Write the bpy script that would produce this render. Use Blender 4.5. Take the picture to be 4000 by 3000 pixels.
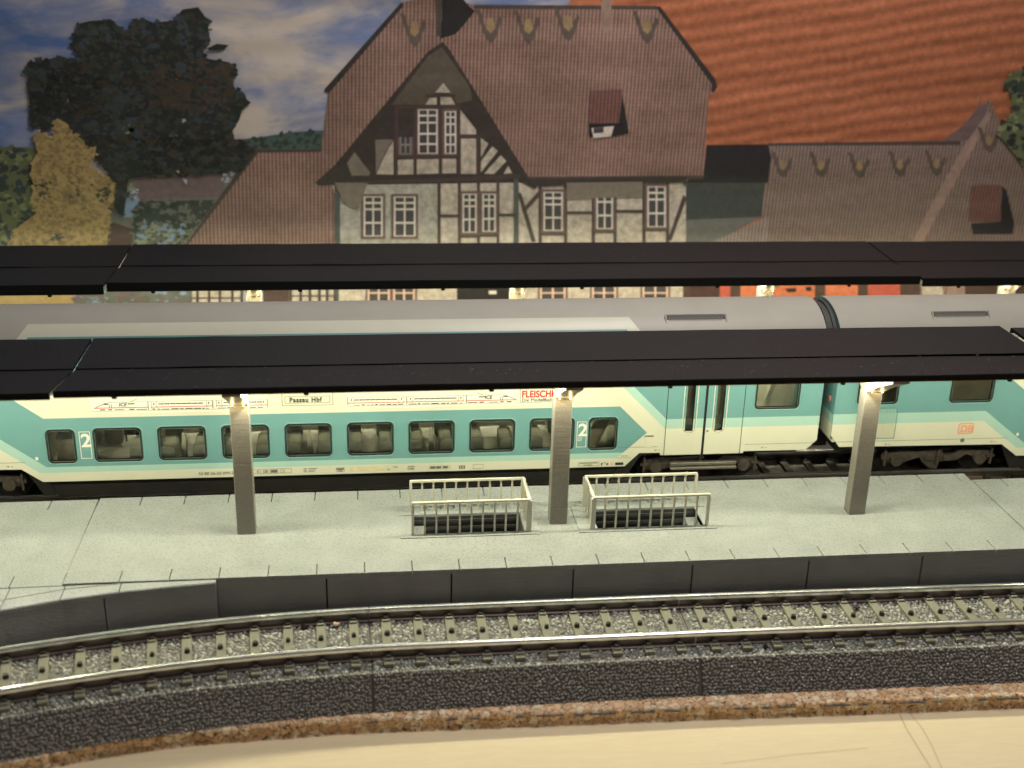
import bpy, bmesh, math, random
from mathutils import Vector, Matrix, noise

# ------------------------------------------------------------------ scene, camera, light
for o in list(bpy.data.objects):
    bpy.data.objects.remove(o, do_unlink=True)
SC = bpy.context.scene
COL = SC.collection

cam_d = bpy.data.cameras.new('camera')
cam = bpy.data.objects.new('camera', cam_d)
COL.objects.link(cam)
YAW, PITCH, ROLL = 0.127235, 0.370359, 0.027576
fw = Vector((math.sin(YAW) * math.cos(PITCH), math.cos(YAW) * math.cos(PITCH), -math.sin(PITCH)))
rt = Vector((math.cos(YAW), -math.sin(YAW), 0))
up = rt.cross(fw)
r2 = rt * math.cos(ROLL) + up * math.sin(ROLL)
u2 = up * math.cos(ROLL) - rt * math.sin(ROLL)
M = Matrix((r2, u2, -fw)).transposed().to_4x4()
M.translation = Vector((5.437, -22.836, 10.450))
cam.matrix_world = M
cam_d.sensor_width = 36.0
cam_d.lens = 42.606
cam_d.clip_start = 0.1
cam_d.clip_end = 400.0
cam_d.dof.use_dof = True
cam_d.dof.focus_distance = 24.2
cam_d.dof.aperture_fstop = 0.235
SC.camera = cam
SC.render.resolution_x, SC.render.resolution_y = 1024, 768

world = bpy.data.worlds.new('World')
SC.world = world
world.use_nodes = True
bg = world.node_tree.nodes['Background']
bg.inputs['Color'].default_value = (1.0, 0.95, 0.90, 1)
bg.inputs['Strength'].default_value = 0.10

def area_light(name, loc, target, sx, sy, watts, color, spread=180):
    d = bpy.data.lights.new(name, 'AREA')
    d.shape = 'RECTANGLE'; d.size = sx; d.size_y = sy
    d.energy = watts; d.color = color; d.spread = math.radians(spread)
    o = bpy.data.objects.new(name, d); COL.objects.link(o)
    o.location = loc
    o.rotation_euler = (Vector(target) - Vector(loc)).to_track_quat('-Z', 'Y').to_euler()
    return o

# the room's dim ceiling lamp, above and a little to the right of the layout
area_light('ceiling_lamp', (14, -1.5, 24), (11, 1.5, 0), 7, 6, 3800, (1.0, 0.94, 0.87))

SC.view_settings.view_transform = 'Standard'
SC.view_settings.look = 'None'
SC.view_settings.exposure = 0.0
SC.view_settings.gamma = 1.0
SC.view_settings.use_curve_mapping = False
SC.cycles.max_bounces = 8
SC.cycles.transparent_max_bounces = 16
SC.cycles.sample_clamp_indirect = 4.0
SC.cycles.caustics_reflective = False
SC.cycles.caustics_refractive = False
try:
    SC.cycles.use_denoising = True
except Exception:
    pass

rnd = random.Random(7)

# ------------------------------------------------------------------ helpers
MATS = {}
def mat(name, col, rough=0.6, metal=0.0, var=0.0, vscale=8.0, bump=0.0, bscale=60.0, spec=0.5,
        rvar=0.0, stretch=(1, 1, 1), bdist=0.02, vor=False):
    """Principled material with noise colour variation, roughness variation and fine bump."""
    if name in MATS:
        return MATS[name]
    m = bpy.data.materials.new(name); m.use_nodes = True
    nt = m.node_tree; N = nt.nodes; L = nt.links
    b = N['Principled BSDF']
    b.inputs['Base Color'].default_value = (*col, 1)
    b.inputs['Roughness'].default_value = rough
    b.inputs['Metallic'].default_value = metal
    b.inputs['Specular IOR Level'].default_value = spec
    tc = N.new('ShaderNodeTexCoord')
    mp = N.new('ShaderNodeMapping'); mp.inputs['Scale'].default_value = stretch
    L.new(tc.outputs['Object'], mp.inputs['Vector'])
    if var:
        n = N.new('ShaderNodeTexNoise'); n.inputs['Scale'].default_value = vscale
        n.inputs['Detail'].default_value = 5; n.inputs['Roughness'].default_value = 0.65
        L.new(mp.outputs[0], n.inputs['Vector'])
        r = N.new('ShaderNodeValToRGB')
        r.color_ramp.elements[0].position = 0.28; r.color_ramp.elements[1].position = 0.72
        r.color_ramp.elements[0].color = (*[max(0, c * (1 - var)) for c in col], 1)
        r.color_ramp.elements[1].color = (*[min(1, c * (1 + var)) for c in col], 1)
        L.new(n.outputs['Fac'], r.inputs['Fac']); L.new(r.outputs['Color'], b.inputs['Base Color'])
    if rvar:
        n = N.new('ShaderNodeTexNoise'); n.inputs['Scale'].default_value = bscale * 0.7
        n.inputs['Detail'].default_value = 2
        L.new(mp.outputs[0], n.inputs['Vector'])
        q = N.new('ShaderNodeMapRange')
        q.inputs['From Min'].default_value = 0.35; q.inputs['From Max'].default_value = 0.65
        q.inputs['To Min'].default_value = max(0.05, rough - rvar); q.inputs['To Max'].default_value = min(1, rough + rvar)
        L.new(n.outputs['Fac'], q.inputs['Value']); L.new(q.outputs['Result'], b.inputs['Roughness'])
    if bump:
        if vor:
            n = N.new('ShaderNodeTexVoronoi'); n.inputs['Scale'].default_value = bscale
            out = n.outputs['Distance']
        else:
            n = N.new('ShaderNodeTexNoise'); n.inputs['Scale'].default_value = bscale
            n.inputs['Detail'].default_value = 3
            out = n.outputs['Fac']
        L.new(mp.outputs[0], n.inputs['Vector'])
        bp = N.new('ShaderNodeBump'); bp.inputs['Strength'].default_value = bump
        bp.inputs['Distance'].default_value = bdist
        L.new(out, bp.inputs['Height']); L.new(bp.outputs['Normal'], b.inputs['Normal'])
    MATS[name] = m
    return m

class MB:
    """Collects shapes with material slots and links them as ONE mesh object."""
    def __init__(s):
        s.v = []; s.f = []; s.mi = []; s.sm = []; s.mats = []
    def slot(s, m):
        if m not in s.mats: s.mats.append(m)
        return s.mats.index(m)
    def add(s, vs, fs, m, smooth=False):
        o = len(s.v); k = s.slot(m)
        s.v += [tuple(v) for v in vs]
        for f in fs:
            s.f.append([i + o for i in f]); s.mi.append(k); s.sm.append(smooth)
        return s
    def box(s, x0, x1, y0, y1, z0, z1, m):
        vs = [(x0, y0, z0), (x1, y0, z0), (x1, y1, z0), (x0, y1, z0), (x0, y0, z1), (x1, y0, z1), (x1, y1, z1), (x0, y1, z1)]
        return s.add(vs, [(0, 3, 2, 1), (4, 5, 6, 7), (0, 1, 5, 4), (1, 2, 6, 5), (2, 3, 7, 6), (3, 0, 4, 7)], m)
    def cbox(s, x0, x1, y0, y1, z0, z1, m, c=0.015):
        """box with chamfered top edges and chamfered vertical corners"""
        def ring(i, z):
            return [(x0 + i + c, y0 + i, z), (x1 - i - c, y0 + i, z), (x1 - i, y0 + i + c, z), (x1 - i, y1 - i - c, z),
                    (x1 - i - c, y1 - i, z), (x0 + i + c, y1 - i, z), (x0 + i, y1 - i - c, z), (x0 + i, y0 + i + c, z)]
        vs = ring(0, z0) + ring(0, z1 - c) + ring(c * 0.35, z1 - c * 0.35) + ring(c, z1)
        fs = [tuple(range(7, -1, -1)), tuple(range(24, 32))]
        for r in range(3):
            for i in range(8):
                j = (i + 1) % 8
                fs.append((r * 8 + i, r * 8 + j, r * 8 + 8 + j, r * 8 + 8 + i))
        return s.add(vs, fs, m)
    def prism_y(s, pts, y0, y1, m):
        """outline in XZ, extruded along Y"""
        n = len(pts)
        vs = [(x, y0, z) for x, z in pts] + [(x, y1, z) for x, z in pts]
        fs = [tuple(range(n)), tuple(range(2 * n - 1, n - 1, -1))]
        fs += [(i, i + n, (i + 1) % n + n, (i + 1) % n) for i in range(n)]
        return s.add(vs, fs, m)
    def prism_x(s, pts, x0, x1, m):
        n = len(pts)
        vs = [(x0, y, z) for y, z in pts] + [(x1, y, z) for y, z in pts]
        fs = [tuple(range(n)), tuple(range(2 * n - 1, n - 1, -1))]
        fs += [(i, i + n, (i + 1) % n + n, (i + 1) % n) for i in range(n)]
        return s.add(vs, fs, m)
    def poly(s, pts, y, m):
        """flat XZ polygon facing -Y"""
        return s.add([(x, y, z) for x, z in pts], [tuple(range(len(pts)))], m)
    def rect(s, x0, x1, z0, z1, y, m):
        return s.add([(x0, y, z0), (x1, y, z0), (x1, y, z1), (x0, y, z1)], [(0, 1, 2, 3)], m)
    def cyl_y(s, x, z, r, y0, y1, m, n=20, r2=None, smooth=True):
        r2 = r if r2 is None else r2
        a = [(x + r * math.cos(2 * math.pi * i / n), y0, z + r * math.sin(2 * math.pi * i / n)) for i in range(n)]
        b = [(x + r2 * math.cos(2 * math.pi * i / n), y1, z + r2 * math.sin(2 * math.pi * i / n)) for i in range(n)]
        s.add(a + b, [(i, (i + 1) % n, n + (i + 1) % n, n + i) for i in range(n)], m, smooth)
        s.add(a, [tuple(range(n))], m); return s.add(b, [tuple(range(n - 1, -1, -1))], m)
    def cyl_z(s, x, y, r, z0, z1, m, n=10, r2=None, smooth=True):
        r2 = r if r2 is None else r2
        a = [(x + r * math.cos(2 * math.pi * i / n), y + r * math.sin(2 * math.pi * i / n), z0) for i in range(n)]
        b = [(x + r2 * math.cos(2 * math.pi * i / n), y + r2 * math.sin(2 * math.pi * i / n), z1) for i in range(n)]
        s.add(a + b, [(i, (i + 1) % n, n + (i + 1) % n, n + i) for i in range(n)], m, smooth)
        s.add(a, [tuple(range(n - 1, -1, -1))], m); return s.add(b, [tuple(range(n))], m)
    def build(s, name, parent=None, label=None, cat=None, group=None, kind=None):
        me = bpy.data.meshes.new(name)
        me.from_pydata(s.v, [], s.f)
        for m in s.mats: me.materials.append(m)
        me.polygons.foreach_set('material_index', s.mi)
        me.polygons.foreach_set('use_smooth', s.sm)
        me.update()
        o = bpy.data.objects.new(name, me); COL.objects.link(o)
        if parent: o.parent = parent
        return tag(o, label, cat, group, kind)

def tag(o, label=None, cat=None, group=None, kind=None):
    if label: o['label'] = label
    if cat: o['category'] = cat
    if group: o['group'] = group
    if kind: o['kind'] = kind
    return o

def thing(name, label, cat, loc=(0, 0, 0), group=None):
    o = bpy.data.objects.new(name, None); COL.objects.link(o)
    o.location = loc; o.empty_display_size = 0.2
    return tag(o, label, cat, group)

def copy_tree(o, parent=None):
    c = o.copy(); COL.objects.link(c)
    if parent: c.parent = parent
    for ch in list(o.children): copy_tree(ch, c)
    return c

def bevel(o, w, seg=2):
    m = o.modifiers.new('bevel', 'BEVEL'); m.width = w; m.segments = seg; m.limit_method = 'ANGLE'
    return o

def point_light(name, loc, r, watts, color, parent=None):
    d = bpy.data.lights.new(name, 'POINT'); d.shadow_soft_size = r; d.energy = watts; d.color = color
    o = bpy.data.objects.new(name, d); COL.objects.link(o); o.location = loc
    if parent: o.parent = parent
    return o

def text(body, x, z, h, m, parent, y=-0.012, name='lettering', sx=1.0, bold=0.0, align='LEFT', shear=0.0, space=1.0):
    d = bpy.data.curves.new(name, 'FONT'); d.body = body; d.size = h / 0.7
    d.extrude = 0.0015; d.offset = bold; d.align_x = align; d.shear = shear; d.space_character = space
    d.materials.append(m)
    o = bpy.data.objects.new(name, d); COL.objects.link(o)
    o.rotation_euler = (math.pi / 2, 0, 0); o.location = (x, y, z); o.scale = (sx, 1, 1)
    bpy.context.view_layer.update()
    me = bpy.data.meshes.new_from_object(o.evaluated_get(bpy.context.evaluated_depsgraph_get()))
    mo = bpy.data.objects.new(name, me); COL.objects.link(mo)
    mo.rotation_euler = o.rotation_euler; mo.location = o.location; mo.scale = o.scale
    mo.parent = parent
    bpy.data.objects.remove(o, do_unlink=True); bpy.data.curves.remove(d)
    mo.name = name
    return mo

def node_mat(name):
    m = bpy.data.materials.new(name); m.use_nodes = True
    MATS[name] = m
    return m, m.node_tree.nodes, m.node_tree.links, m.node_tree.nodes['Principled BSDF']
# ------------------------------------------------------------------ materials
m_wood, N, L, B = node_mat('plywood')
tc = N.new('ShaderNodeTexCoord'); mp = N.new('ShaderNodeMapping'); mp.inputs['Scale'].default_value = (0.9, 12, 1)
mp.inputs['Rotation'].default_value = (0, 0, math.radians(-14))
L.new(tc.outputs['Object'], mp.inputs['Vector'])
n1 = N.new('ShaderNodeTexNoise'); n1.inputs['Scale'].default_value = 2.2; n1.inputs['Detail'].default_value = 8; n1.inputs['Roughness'].default_value = 0.7
L.new(mp.outputs[0], n1.inputs['Vector'])
cr = N.new('ShaderNodeValToRGB'); cr.color_ramp.elements[0].position = 0.3; cr.color_ramp.elements[1].position = 0.72
cr.color_ramp.elements[0].color = (0.74, 0.61, 0.39, 1); cr.color_ramp.elements[1].color = (0.83, 0.71, 0.49, 1)
L.new(n1.outputs['Fac'], cr.inputs['Fac']); L.new(cr.outputs['Color'], B.inputs['Base Color'])
B.inputs['Roughness'].default_value = 0.55
bp = N.new('ShaderNodeBump'); bp.inputs['Strength'].default_value = 0.25; bp.inputs['Distance'].default_value = 0.02
n3 = N.new('ShaderNodeTexNoise'); n3.inputs['Scale'].default_value = 30; n3.inputs['Detail'].default_value = 4
L.new(mp.outputs[0], n3.inputs['Vector']); L.new(n3.outputs['Fac'], bp.inputs['Height']); L.new(bp.outputs['Normal'], B.inputs['Normal'])

m_cork, N, L, B = node_mat('cork')
tc = N.new('ShaderNodeTexCoord')
nz = N.new('ShaderNodeTexNoise'); nz.inputs['Scale'].default_value = 9; nz.inputs['Detail'].default_value = 3
L.new(tc.outputs['Object'], nz.inputs['Vector'])
mx = N.new('ShaderNodeMix'); mx.data_type = 'VECTOR'; mx.inputs['Factor'].default_value = 0.12
L.new(tc.outputs['Object'], mx.inputs[4]); L.new(nz.outputs['Color'], mx.inputs[5])
v1 = N.new('ShaderNodeTexVoronoi'); v1.inputs['Scale'].default_value = 8.5; v1.inputs['Randomness'].default_value = 1
L.new(mx.outputs[1], v1.inputs['Vector'])
v2 = N.new('ShaderNodeTexVoronoi'); v2.feature = 'DISTANCE_TO_EDGE'; v2.inputs['Scale'].default_value = 8.5
L.new(mx.outputs[1], v2.inputs['Vector'])
cr = N.new('ShaderNodeValToRGB'); e = cr.color_ramp.elements
e[0].position = 0.1; e[0].color = (0.62, 0.37, 0.19, 1); e[1].position = 0.9; e[1].color = (0.98, 0.80, 0.58, 1)
k = cr.color_ramp.elements.new(0.5); k.color = (0.92, 0.62, 0.38, 1)
L.new(v1.outputs['Color'], cr.inputs['Fac'])
er = N.new('ShaderNodeValToRGB'); er.color_ramp.elements[0].position = 0.0; er.color_ramp.elements[0].color = (0.10, 0.10, 0.10, 1)
er.color_ramp.elements[1].position = 0.10; er.color_ramp.elements[1].color = (1, 1, 1, 1)
L.new(v2.outputs['Distance'], er.inputs['Fac'])
mu = N.new('ShaderNodeMix'); mu.data_type = 'RGBA'; mu.blend_type = 'MULTIPLY'; mu.inputs['Factor'].default_value = 0.6
pn = N.new('ShaderNodeTexNoise'); pn.inputs['Scale'].default_value = 17; pn.inputs['Detail'].default_value = 2
L.new(tc.outputs['Object'], pn.inputs['Vector'])
pr_ = N.new('ShaderNodeValToRGB'); pr_.color_ramp.elements[0].position = 0.33; pr_.color_ramp.elements[0].color = (0.10, 0.08, 0.07, 1)
pr_.color_ramp.elements[1].position = 0.41; pr_.color_ramp.elements[1].color = (1, 1, 1, 1)
L.new(pn.outputs['Fac'], pr_.inputs['Fac'])
mu2 = N.new('ShaderNodeMix'); mu2.data_type = 'RGBA'; mu2.blend_type = 'MULTIPLY'; mu2.inputs['Factor'].default_value = 0.9
L.new(cr.outputs['Color'], mu.inputs[6]); L.new(er.outputs['Color'], mu.inputs[7]); L.new(mu.outputs[2], mu2.inputs[6]); L.new(pr_.outputs['Color'], mu2.inputs[7]); L.new(mu2.outputs[2], B.inputs['Base Color'])
B.inputs['Roughness'].default_value = 0.8
bp = N.new('ShaderNodeBump'); bp.inputs['Strength'].default_value = 0.9; bp.inputs['Distance'].default_value = 0.04
L.new(v2.outputs['Distance'], bp.inputs['Height']); L.new(bp.outputs['Normal'], B.inputs['Normal'])

def printed_plastic(name, col, rough, grain, gscale, layer):
    """3D-printed plastic: fine glittering grain plus faint layer lines along X"""
    m, N, L, B = node_mat(name)
    B.inputs['Base Color'].default_value = (*col, 1); B.inputs['Specular IOR Level'].default_value = 0.5
    tc = N.new('ShaderNodeTexCoord')
    a = N.new('ShaderNodeTexNoise'); a.inputs['Scale'].default_value = gscale; a.inputs['Detail'].default_value = 2
    L.new(tc.outputs['Object'], a.inputs['Vector'])
    mp = N.new('ShaderNodeMapping'); mp.inputs['Scale'].default_value = (1.2, 34, 34)
    L.new(tc.outputs['Object'], mp.inputs['Vector'])
    l = N.new('ShaderNodeTexNoise'); l.inputs['Scale'].default_value = 1.0; l.inputs['Detail'].default_value = 2
    L.new(mp.outputs[0], l.inputs['Vector'])
    b1 = N.new('ShaderNodeBump'); b1.inputs['Strength'].default_value = layer; b1.inputs['Distance'].default_value = 0.02
    L.new(l.outputs['Fac'], b1.inputs['Height'])
    b2 = N.new('ShaderNodeBump'); b2.inputs['Strength'].default_value = grain; b2.inputs['Distance'].default_value = 0.02
    L.new(a.outputs['Fac'], b2.inputs['Height']); L.new(b1.outputs['Normal'], b2.inputs['Normal'])
    L.new(b2.outputs['Normal'], B.inputs['Normal'])
    rr = N.new('ShaderNodeMapRange'); rr.inputs['From Min'].default_value = 0.35; rr.inputs['From Max'].default_value = 0.65
    rr.inputs['To Min'].default_value = rough - 0.12; rr.inputs['To Max'].default_value = rough + 0.15
    L.new(a.outputs['Fac'], rr.inputs['Value']); L.new(rr.outputs['Result'], B.inputs['Roughness'])
    big = N.new('ShaderNodeTexNoise'); big.inputs['Scale'].default_value = 1.6; big.inputs['Detail'].default_value = 6
    L.new(tc.outputs['Object'], big.inputs['Vector'])
    c = N.new('ShaderNodeValToRGB'); c.color_ramp.elements[0].position = 0.3; c.color_ramp.elements[1].position = 0.7
    c.color_ramp.elements[0].color = (*[x * 0.9 for x in col], 1); c.color_ramp.elements[1].color = (*[min(1, x * 1.07) for x in col], 1)
    L.new(big.outputs['Fac'], c.inputs['Fac']); L.new(c.outputs['Color'], B.inputs['Base Color'])
    return m
m_plat = printed_plastic('grey_printed_plastic', (0.42, 0.445, 0.455), 0.31, 0.6, 26, 0.35)
m_wall = printed_plastic('grey_printed_wall', (0.54, 0.53, 0.53), 0.5, 0.12, 60, 0.6)
m_pillar = printed_plastic('pillar_plastic', (0.22, 0.205, 0.185), 0.30, 0.1, 60, 0.25)
m_rail_w = printed_plastic('cream_printed_railing', (0.78, 0.76, 0.66), 0.5, 0.12, 50, 0.3)
m_canopy = printed_plastic('black_printed_canopy', (0.0150, 0.0142, 0.0160), 0.6, 0.6, 55, 0.35)
m_canopy_edge = mat('black_canopy_edge', (0.008, 0.0075, 0.008), 0.8, spec=0.15)
m_bracket = printed_plastic('bracket_plastic', (0.19, 0.18, 0.155), 0.45, 0.1, 60, 0.25)
m_under = mat('canopy_underside', (0.05, 0.043, 0.036), 0.5)
m_ledstrip = mat('led_strip_tape', (0.75, 0.72, 0.6), 0.5)
m_stair = mat('stair_shaft_plastic', (0.075, 0.075, 0.078), 0.6, var=0.15, vscale=14)

m_dust = mat('dust_fleck', (0.10, 0.09, 0.085), 0.7)
m_ballast = mat('ballast_grey', (0.11, 0.105, 0.095), 0.42, var=0.3, vscale=30, bump=0.4, bscale=60, spec=0.6)
m_stone_a = mat('ballast_stone', (0.30, 0.30, 0.265), 0.36, var=0.35, vscale=22, spec=0.6)
m_stone_b = mat('ballast_stone_light', (0.52, 0.53, 0.46), 0.36, var=0.3, vscale=22, spec=0.6)
m_stone_d = mat('ballast_bank_stone', (0.29, 0.28, 0.27), 0.33, var=0.4, vscale=22, spec=0.7)
m_bank = mat('ballast_bank', (0.10, 0.095, 0.09), 0.45, spec=0.6, bump=0.3, bscale=50)
m_sleeper = mat('sleeper_plastic', (0.215, 0.21, 0.155), 0.55, var=0.18, vscale=3, stretch=(14, 1.2, 3), bump=0.2, bscale=20)
m_railhead = mat('rail_head_metal', (0.84, 0.85, 0.84), 0.24, metal=1.0, var=0.08, vscale=4, stretch=(1, 8, 8))
m_railweb = mat('rail_web_metal', (0.20, 0.165, 0.15), 0.34, metal=0.75, var=0.3, vscale=3, stretch=(0.8, 6, 6))
m_railfoot = mat('rail_foot_metal', (0.22, 0.17, 0.155), 0.42, metal=0.5, var=0.2, vscale=5)
m_clip = mat('rail_clip_plastic', (0.05, 0.042, 0.04), 0.5)
m_stud = mat('contact_stud', (0.012, 0.011, 0.011), 0.32)
m_gap = mat('joint_gap', (0.01, 0.01, 0.01), 0.9)

m_teal = mat('teal_paint', (0.150, 0.335, 0.350), 0.42, var=0.03, vscale=2, bump=0.03, bscale=80)
m_light = mat('light_teal_paint', (0.40, 0.61, 0.56), 0.42, var=0.03, vscale=2, bump=0.03, bscale=80)
m_cream = mat('cream_paint', (0.70, 0.70, 0.575), 0.42, var=0.03, vscale=2, bump=0.03, bscale=80)
m_roofgrey = mat('roof_grey_paint', (0.465, 0.45, 0.395), 0.5, var=0.05, vscale=1.2, bump=0.05, bscale=70)
m_ventgrey = mat('vent_grey', (0.30, 0.285, 0.265), 0.55)
m_ventdark = mat('vent_slot_grey', (0.13, 0.125, 0.115), 0.6)
m_dark = mat('underframe_black', (0.018, 0.017, 0.016), 0.5, var=0.3, vscale=6)
m_bogie = mat('bogie_brown_black', (0.075, 0.063, 0.055), 0.45, var=0.35, vscale=9)
m_wheel = mat('wheel_dark_metal', (0.06, 0.055, 0.05), 0.35, metal=0.6, var=0.2, vscale=6)
m_tread = mat('wheel_tread', (0.5, 0.48, 0.44), 0.3, metal=1.0)
m_step = mat('metal_step', (0.80, 0.76, 0.66), 0.28, metal=0.9, var=0.15, vscale=3, stretch=(1, 4, 20))
m_rubber = mat('window_rubber', (0.018, 0.02, 0.017), 0.5)
m_rim = mat('window_rim', (0.17, 0.38, 0.37), 0.45)
m_rim2 = mat('window_rim_teal', (0.15, 0.35, 0.345), 0.45)
m_interior = mat('interior_beige', (0.78, 0.78, 0.68), 0.6, var=0.15, vscale=3)
m_seat = mat('seat_beige', (0.84, 0.86, 0.70), 0.55, var=0.12, vscale=4)
m_seat_b = mat('seat_olive', (0.36, 0.345, 0.27), 0.6, var=0.15, vscale=4)
m_inwall = mat('interior_mauve', (0.78, 0.75, 0.75), 0.6)
m_white = mat('white_lettering', (0.80, 0.80, 0.74), 0.45)
m_ink = mat('black_lettering', (0.035, 0.035, 0.033), 0.5)
m_inkg = mat('grey_lettering', (0.16, 0.16, 0.14), 0.5)
m_red = mat('red_lettering', (0.56, 0.045, 0.03), 0.5)
m_pinkred = mat('faded_red_lettering', (0.80, 0.36, 0.25), 0.5)
m_peach = mat('peach_sticker', (0.78, 0.62, 0.46), 0.5)
m_sticker = mat('pale_sticker', (0.80, 0.79, 0.69), 0.35)
m_orangeledge = mat('yellowed_glue', (0.72, 0.65, 0.45), 0.5, var=0.12, vscale=5)
m_pencil = mat('pencil_line', (0.34, 0.26, 0.16), 0.6)
m_bluepencil = mat('blue_pencil_line', (0.10, 0.13, 0.19), 0.7)
m_lamp = mat('red_lamp_glass', (0.65, 0.25, 0.2), 0.2)

m_glass, N, L, B = node_mat('window_glass')
N.remove(B)
tr = N.new('ShaderNodeBsdfTransparent'); tr.inputs['Color'].default_value = (0.97, 0.975, 0.93, 1)
gl = N.new('ShaderNodeBsdfGlossy'); gl.inputs['Roughness'].default_value = 0.08; gl.inputs['Color'].default_value = (0.9, 0.9, 0.85, 1)
fr = N.new('ShaderNodeFresnel'); fr.inputs['IOR'].default_value = 1.5
mx = N.new('ShaderNodeMixShader')
L.new(fr.outputs[0], mx.inputs[0]); L.new(tr.outputs[0], mx.inputs[1]); L.new(gl.outputs[0], mx.inputs[2])
L.new(mx.outputs[0], N['Material Output'].inputs['Surface'])

m_amber, N, L, B = node_mat('amber_translucent_lip')
N.remove(B)
tl = N.new('ShaderNodeBsdfTranslucent'); tl.inputs['Color'].default_value = (0.20, 0.105, 0.03, 1)
L.new(tl.outputs[0], N['Material Output'].inputs['Surface'])

m_led = bpy.data.materials.new('led_glow'); m_led.use_nodes = True
B = m_led.node_tree.nodes['Principled BSDF']
B.inputs['Emission Color'].default_value = (1.0, 0.90, 0.58, 1); B.inputs['Emission Strength'].default_value = 2.0

# ------------------------------------------------------------------ the setting
g = MB(); g.box(-40, 60, -40, 9.6, -2.6, -2.05, m_wood)
board = g.build('ground', kind='structure')
board['label'] = 'bare pale plywood baseboard under the model railway'

def ribbon(mb, pts, w, z, m):
    for a, b in zip(pts[:-1], pts[1:]):
        a = Vector(a); b = Vector(b); n = Vector((-(b - a).y, (b - a).x)).normalized() * w / 2
        mb.add([(a.x + n.x, a.y + n.y, z), (a.x - n.x, a.y - n.y, z), (b.x - n.x, b.y - n.y, z), (b.x + n.x, b.y + n.y, z)], [(0, 1, 2, 3)], m)
p = MB()
ribbon(p, [(14.301, -6.608), (14.248, -6.983), (14.23, -7.507), (14.217, -7.999), (14.21, -9.5)], 0.012, -2.046, m_pencil)
p.build('pencil_line', board)
p = MB()
ribbon(p, [(14.488, -6.623), (14.518, -7.047), (14.478, -7.488), (14.391, -8.014), (14.1, -9.5)], 0.010, -2.046, m_pencil)
p.build('pencil_line', board)
p = MB()
ribbon(p, [(10.9, -7.62), (12.2, -7.50), (13.4, -7.44)], 0.005, -2.046, m_pencil)
p.build('pencil_line', board)

# ------------------------------------------------------------------ front track path
XS0, RC = 6.2, 29.0
def ctr(x):
    y = -4.905
    if x < XS0: y -= RC - math.sqrt(RC * RC - (XS0 - x) ** 2)
    if x > 11.0: y -= 0.012 * (x - 11.0)
    return y
def path(x0, x1, step):
    n = max(2, int(math.ceil((x1 - x0) / step)) + 1)
    out = []
    for i in range(n):
        x = x0 + (x1 - x0) * i / (n - 1)
        t = Vector((0.02, ctr(x + 0.01) - ctr(x - 0.01))).normalized()
        out.append((Vector((x, ctr(x))), Vector((-t.y, t.x))))      # point, left normal (+Y side)
    return out
def straight(y0, x0, x1, step):
    n = max(2, int((x1 - x0) / step) + 1)
    return [(Vector((x0 + (x1 - x0) * i / (n - 1), y0)), Vector((0, 1))) for i in range(n)]
def sweep(mb, pts, prof, mats, smooth=False, caps=True):
    """prof: closed list of (offset, z); mats: one material per profile edge"""
    k = len(prof); vs = []
    for p, n in pts:
        for o, z in prof: vs.append((p.x + n.x * o, p.y + n.y * o, z))
    for e in range(k):
        f = (e + 1) % k
        mb.add([], [], mats[e])
    base = len(mb.v); mb.v += vs
    for i in range(len(pts) - 1):
        for e in range(k):
            f = (e + 1) % k
            mb.f.append([base + i * k + e, base + i * k + f, base + (i + 1) * k + f, base + (i + 1) * k + e])
            mb.mi.append(mb.slot(mats[e])); mb.sm.append(smooth)
    if caps:
        for i, rev in ((0, False), (len(pts) - 1, True)):
            idx = [base + i * k + e for e in range(k)]
            mb.f.append(idx[::-1] if rev else idx); mb.mi.append(mb.slot(mats[0])); mb.sm.append(False)

PHI = (1 + 5 ** 0.5) / 2
ICO_V = [Vector(v).normalized() for v in [(-1, PHI, 0), (1, PHI, 0), (-1, -PHI, 0), (1, -PHI, 0), (0, -1, PHI), (0, 1, PHI),
         (0, -1, -PHI), (0, 1, -PHI), (PHI, 0, -1), (PHI, 0, 1), (-PHI, 0, -1), (-PHI, 0, 1)]]
ICO_F = [(0, 11, 5), (0, 5, 1), (0, 1, 7), (0, 7, 10), (0, 10, 11), (1, 5, 9), (5, 11, 4), (11, 10, 2), (10, 7, 6), (7, 1, 8),
         (3, 9, 4), (3, 4, 2), (3, 2, 6), (3, 6, 8), (3, 8, 9), (4, 9, 5), (2, 4, 11), (6, 2, 10), (8, 6, 7), (9, 8, 1)]
def stone(mb, c, r, m):
    a = rnd.uniform(0, 6.28); ca, sa = math.cos(a), math.sin(a)
    sx, sy, sz = r * rnd.uniform(0.8, 1.35), r * rnd.uniform(0.75, 1.1), r * rnd.uniform(0.55, 0.95)
    t = rnd.uniform(-0.5, 0.5)
    vs = []
    for v in ICO_V:
        k = rnd.uniform(0.8, 1.15)
        x, y, z = v.x * sx * k, v.y * sy * k, v.z * sz * k
        x, y = x * ca - y * sa, x * sa + y * ca
        vs.append((c[0] + x, c[1] + y, c[2] + z + x * t))
    o = len(mb.v); mb.v += vs; q = mb.slot(m)
    for f in ICO_F:
        mb.f.append([i + o for i in f]); mb.mi.append(q); mb.sm.append(False)

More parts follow.
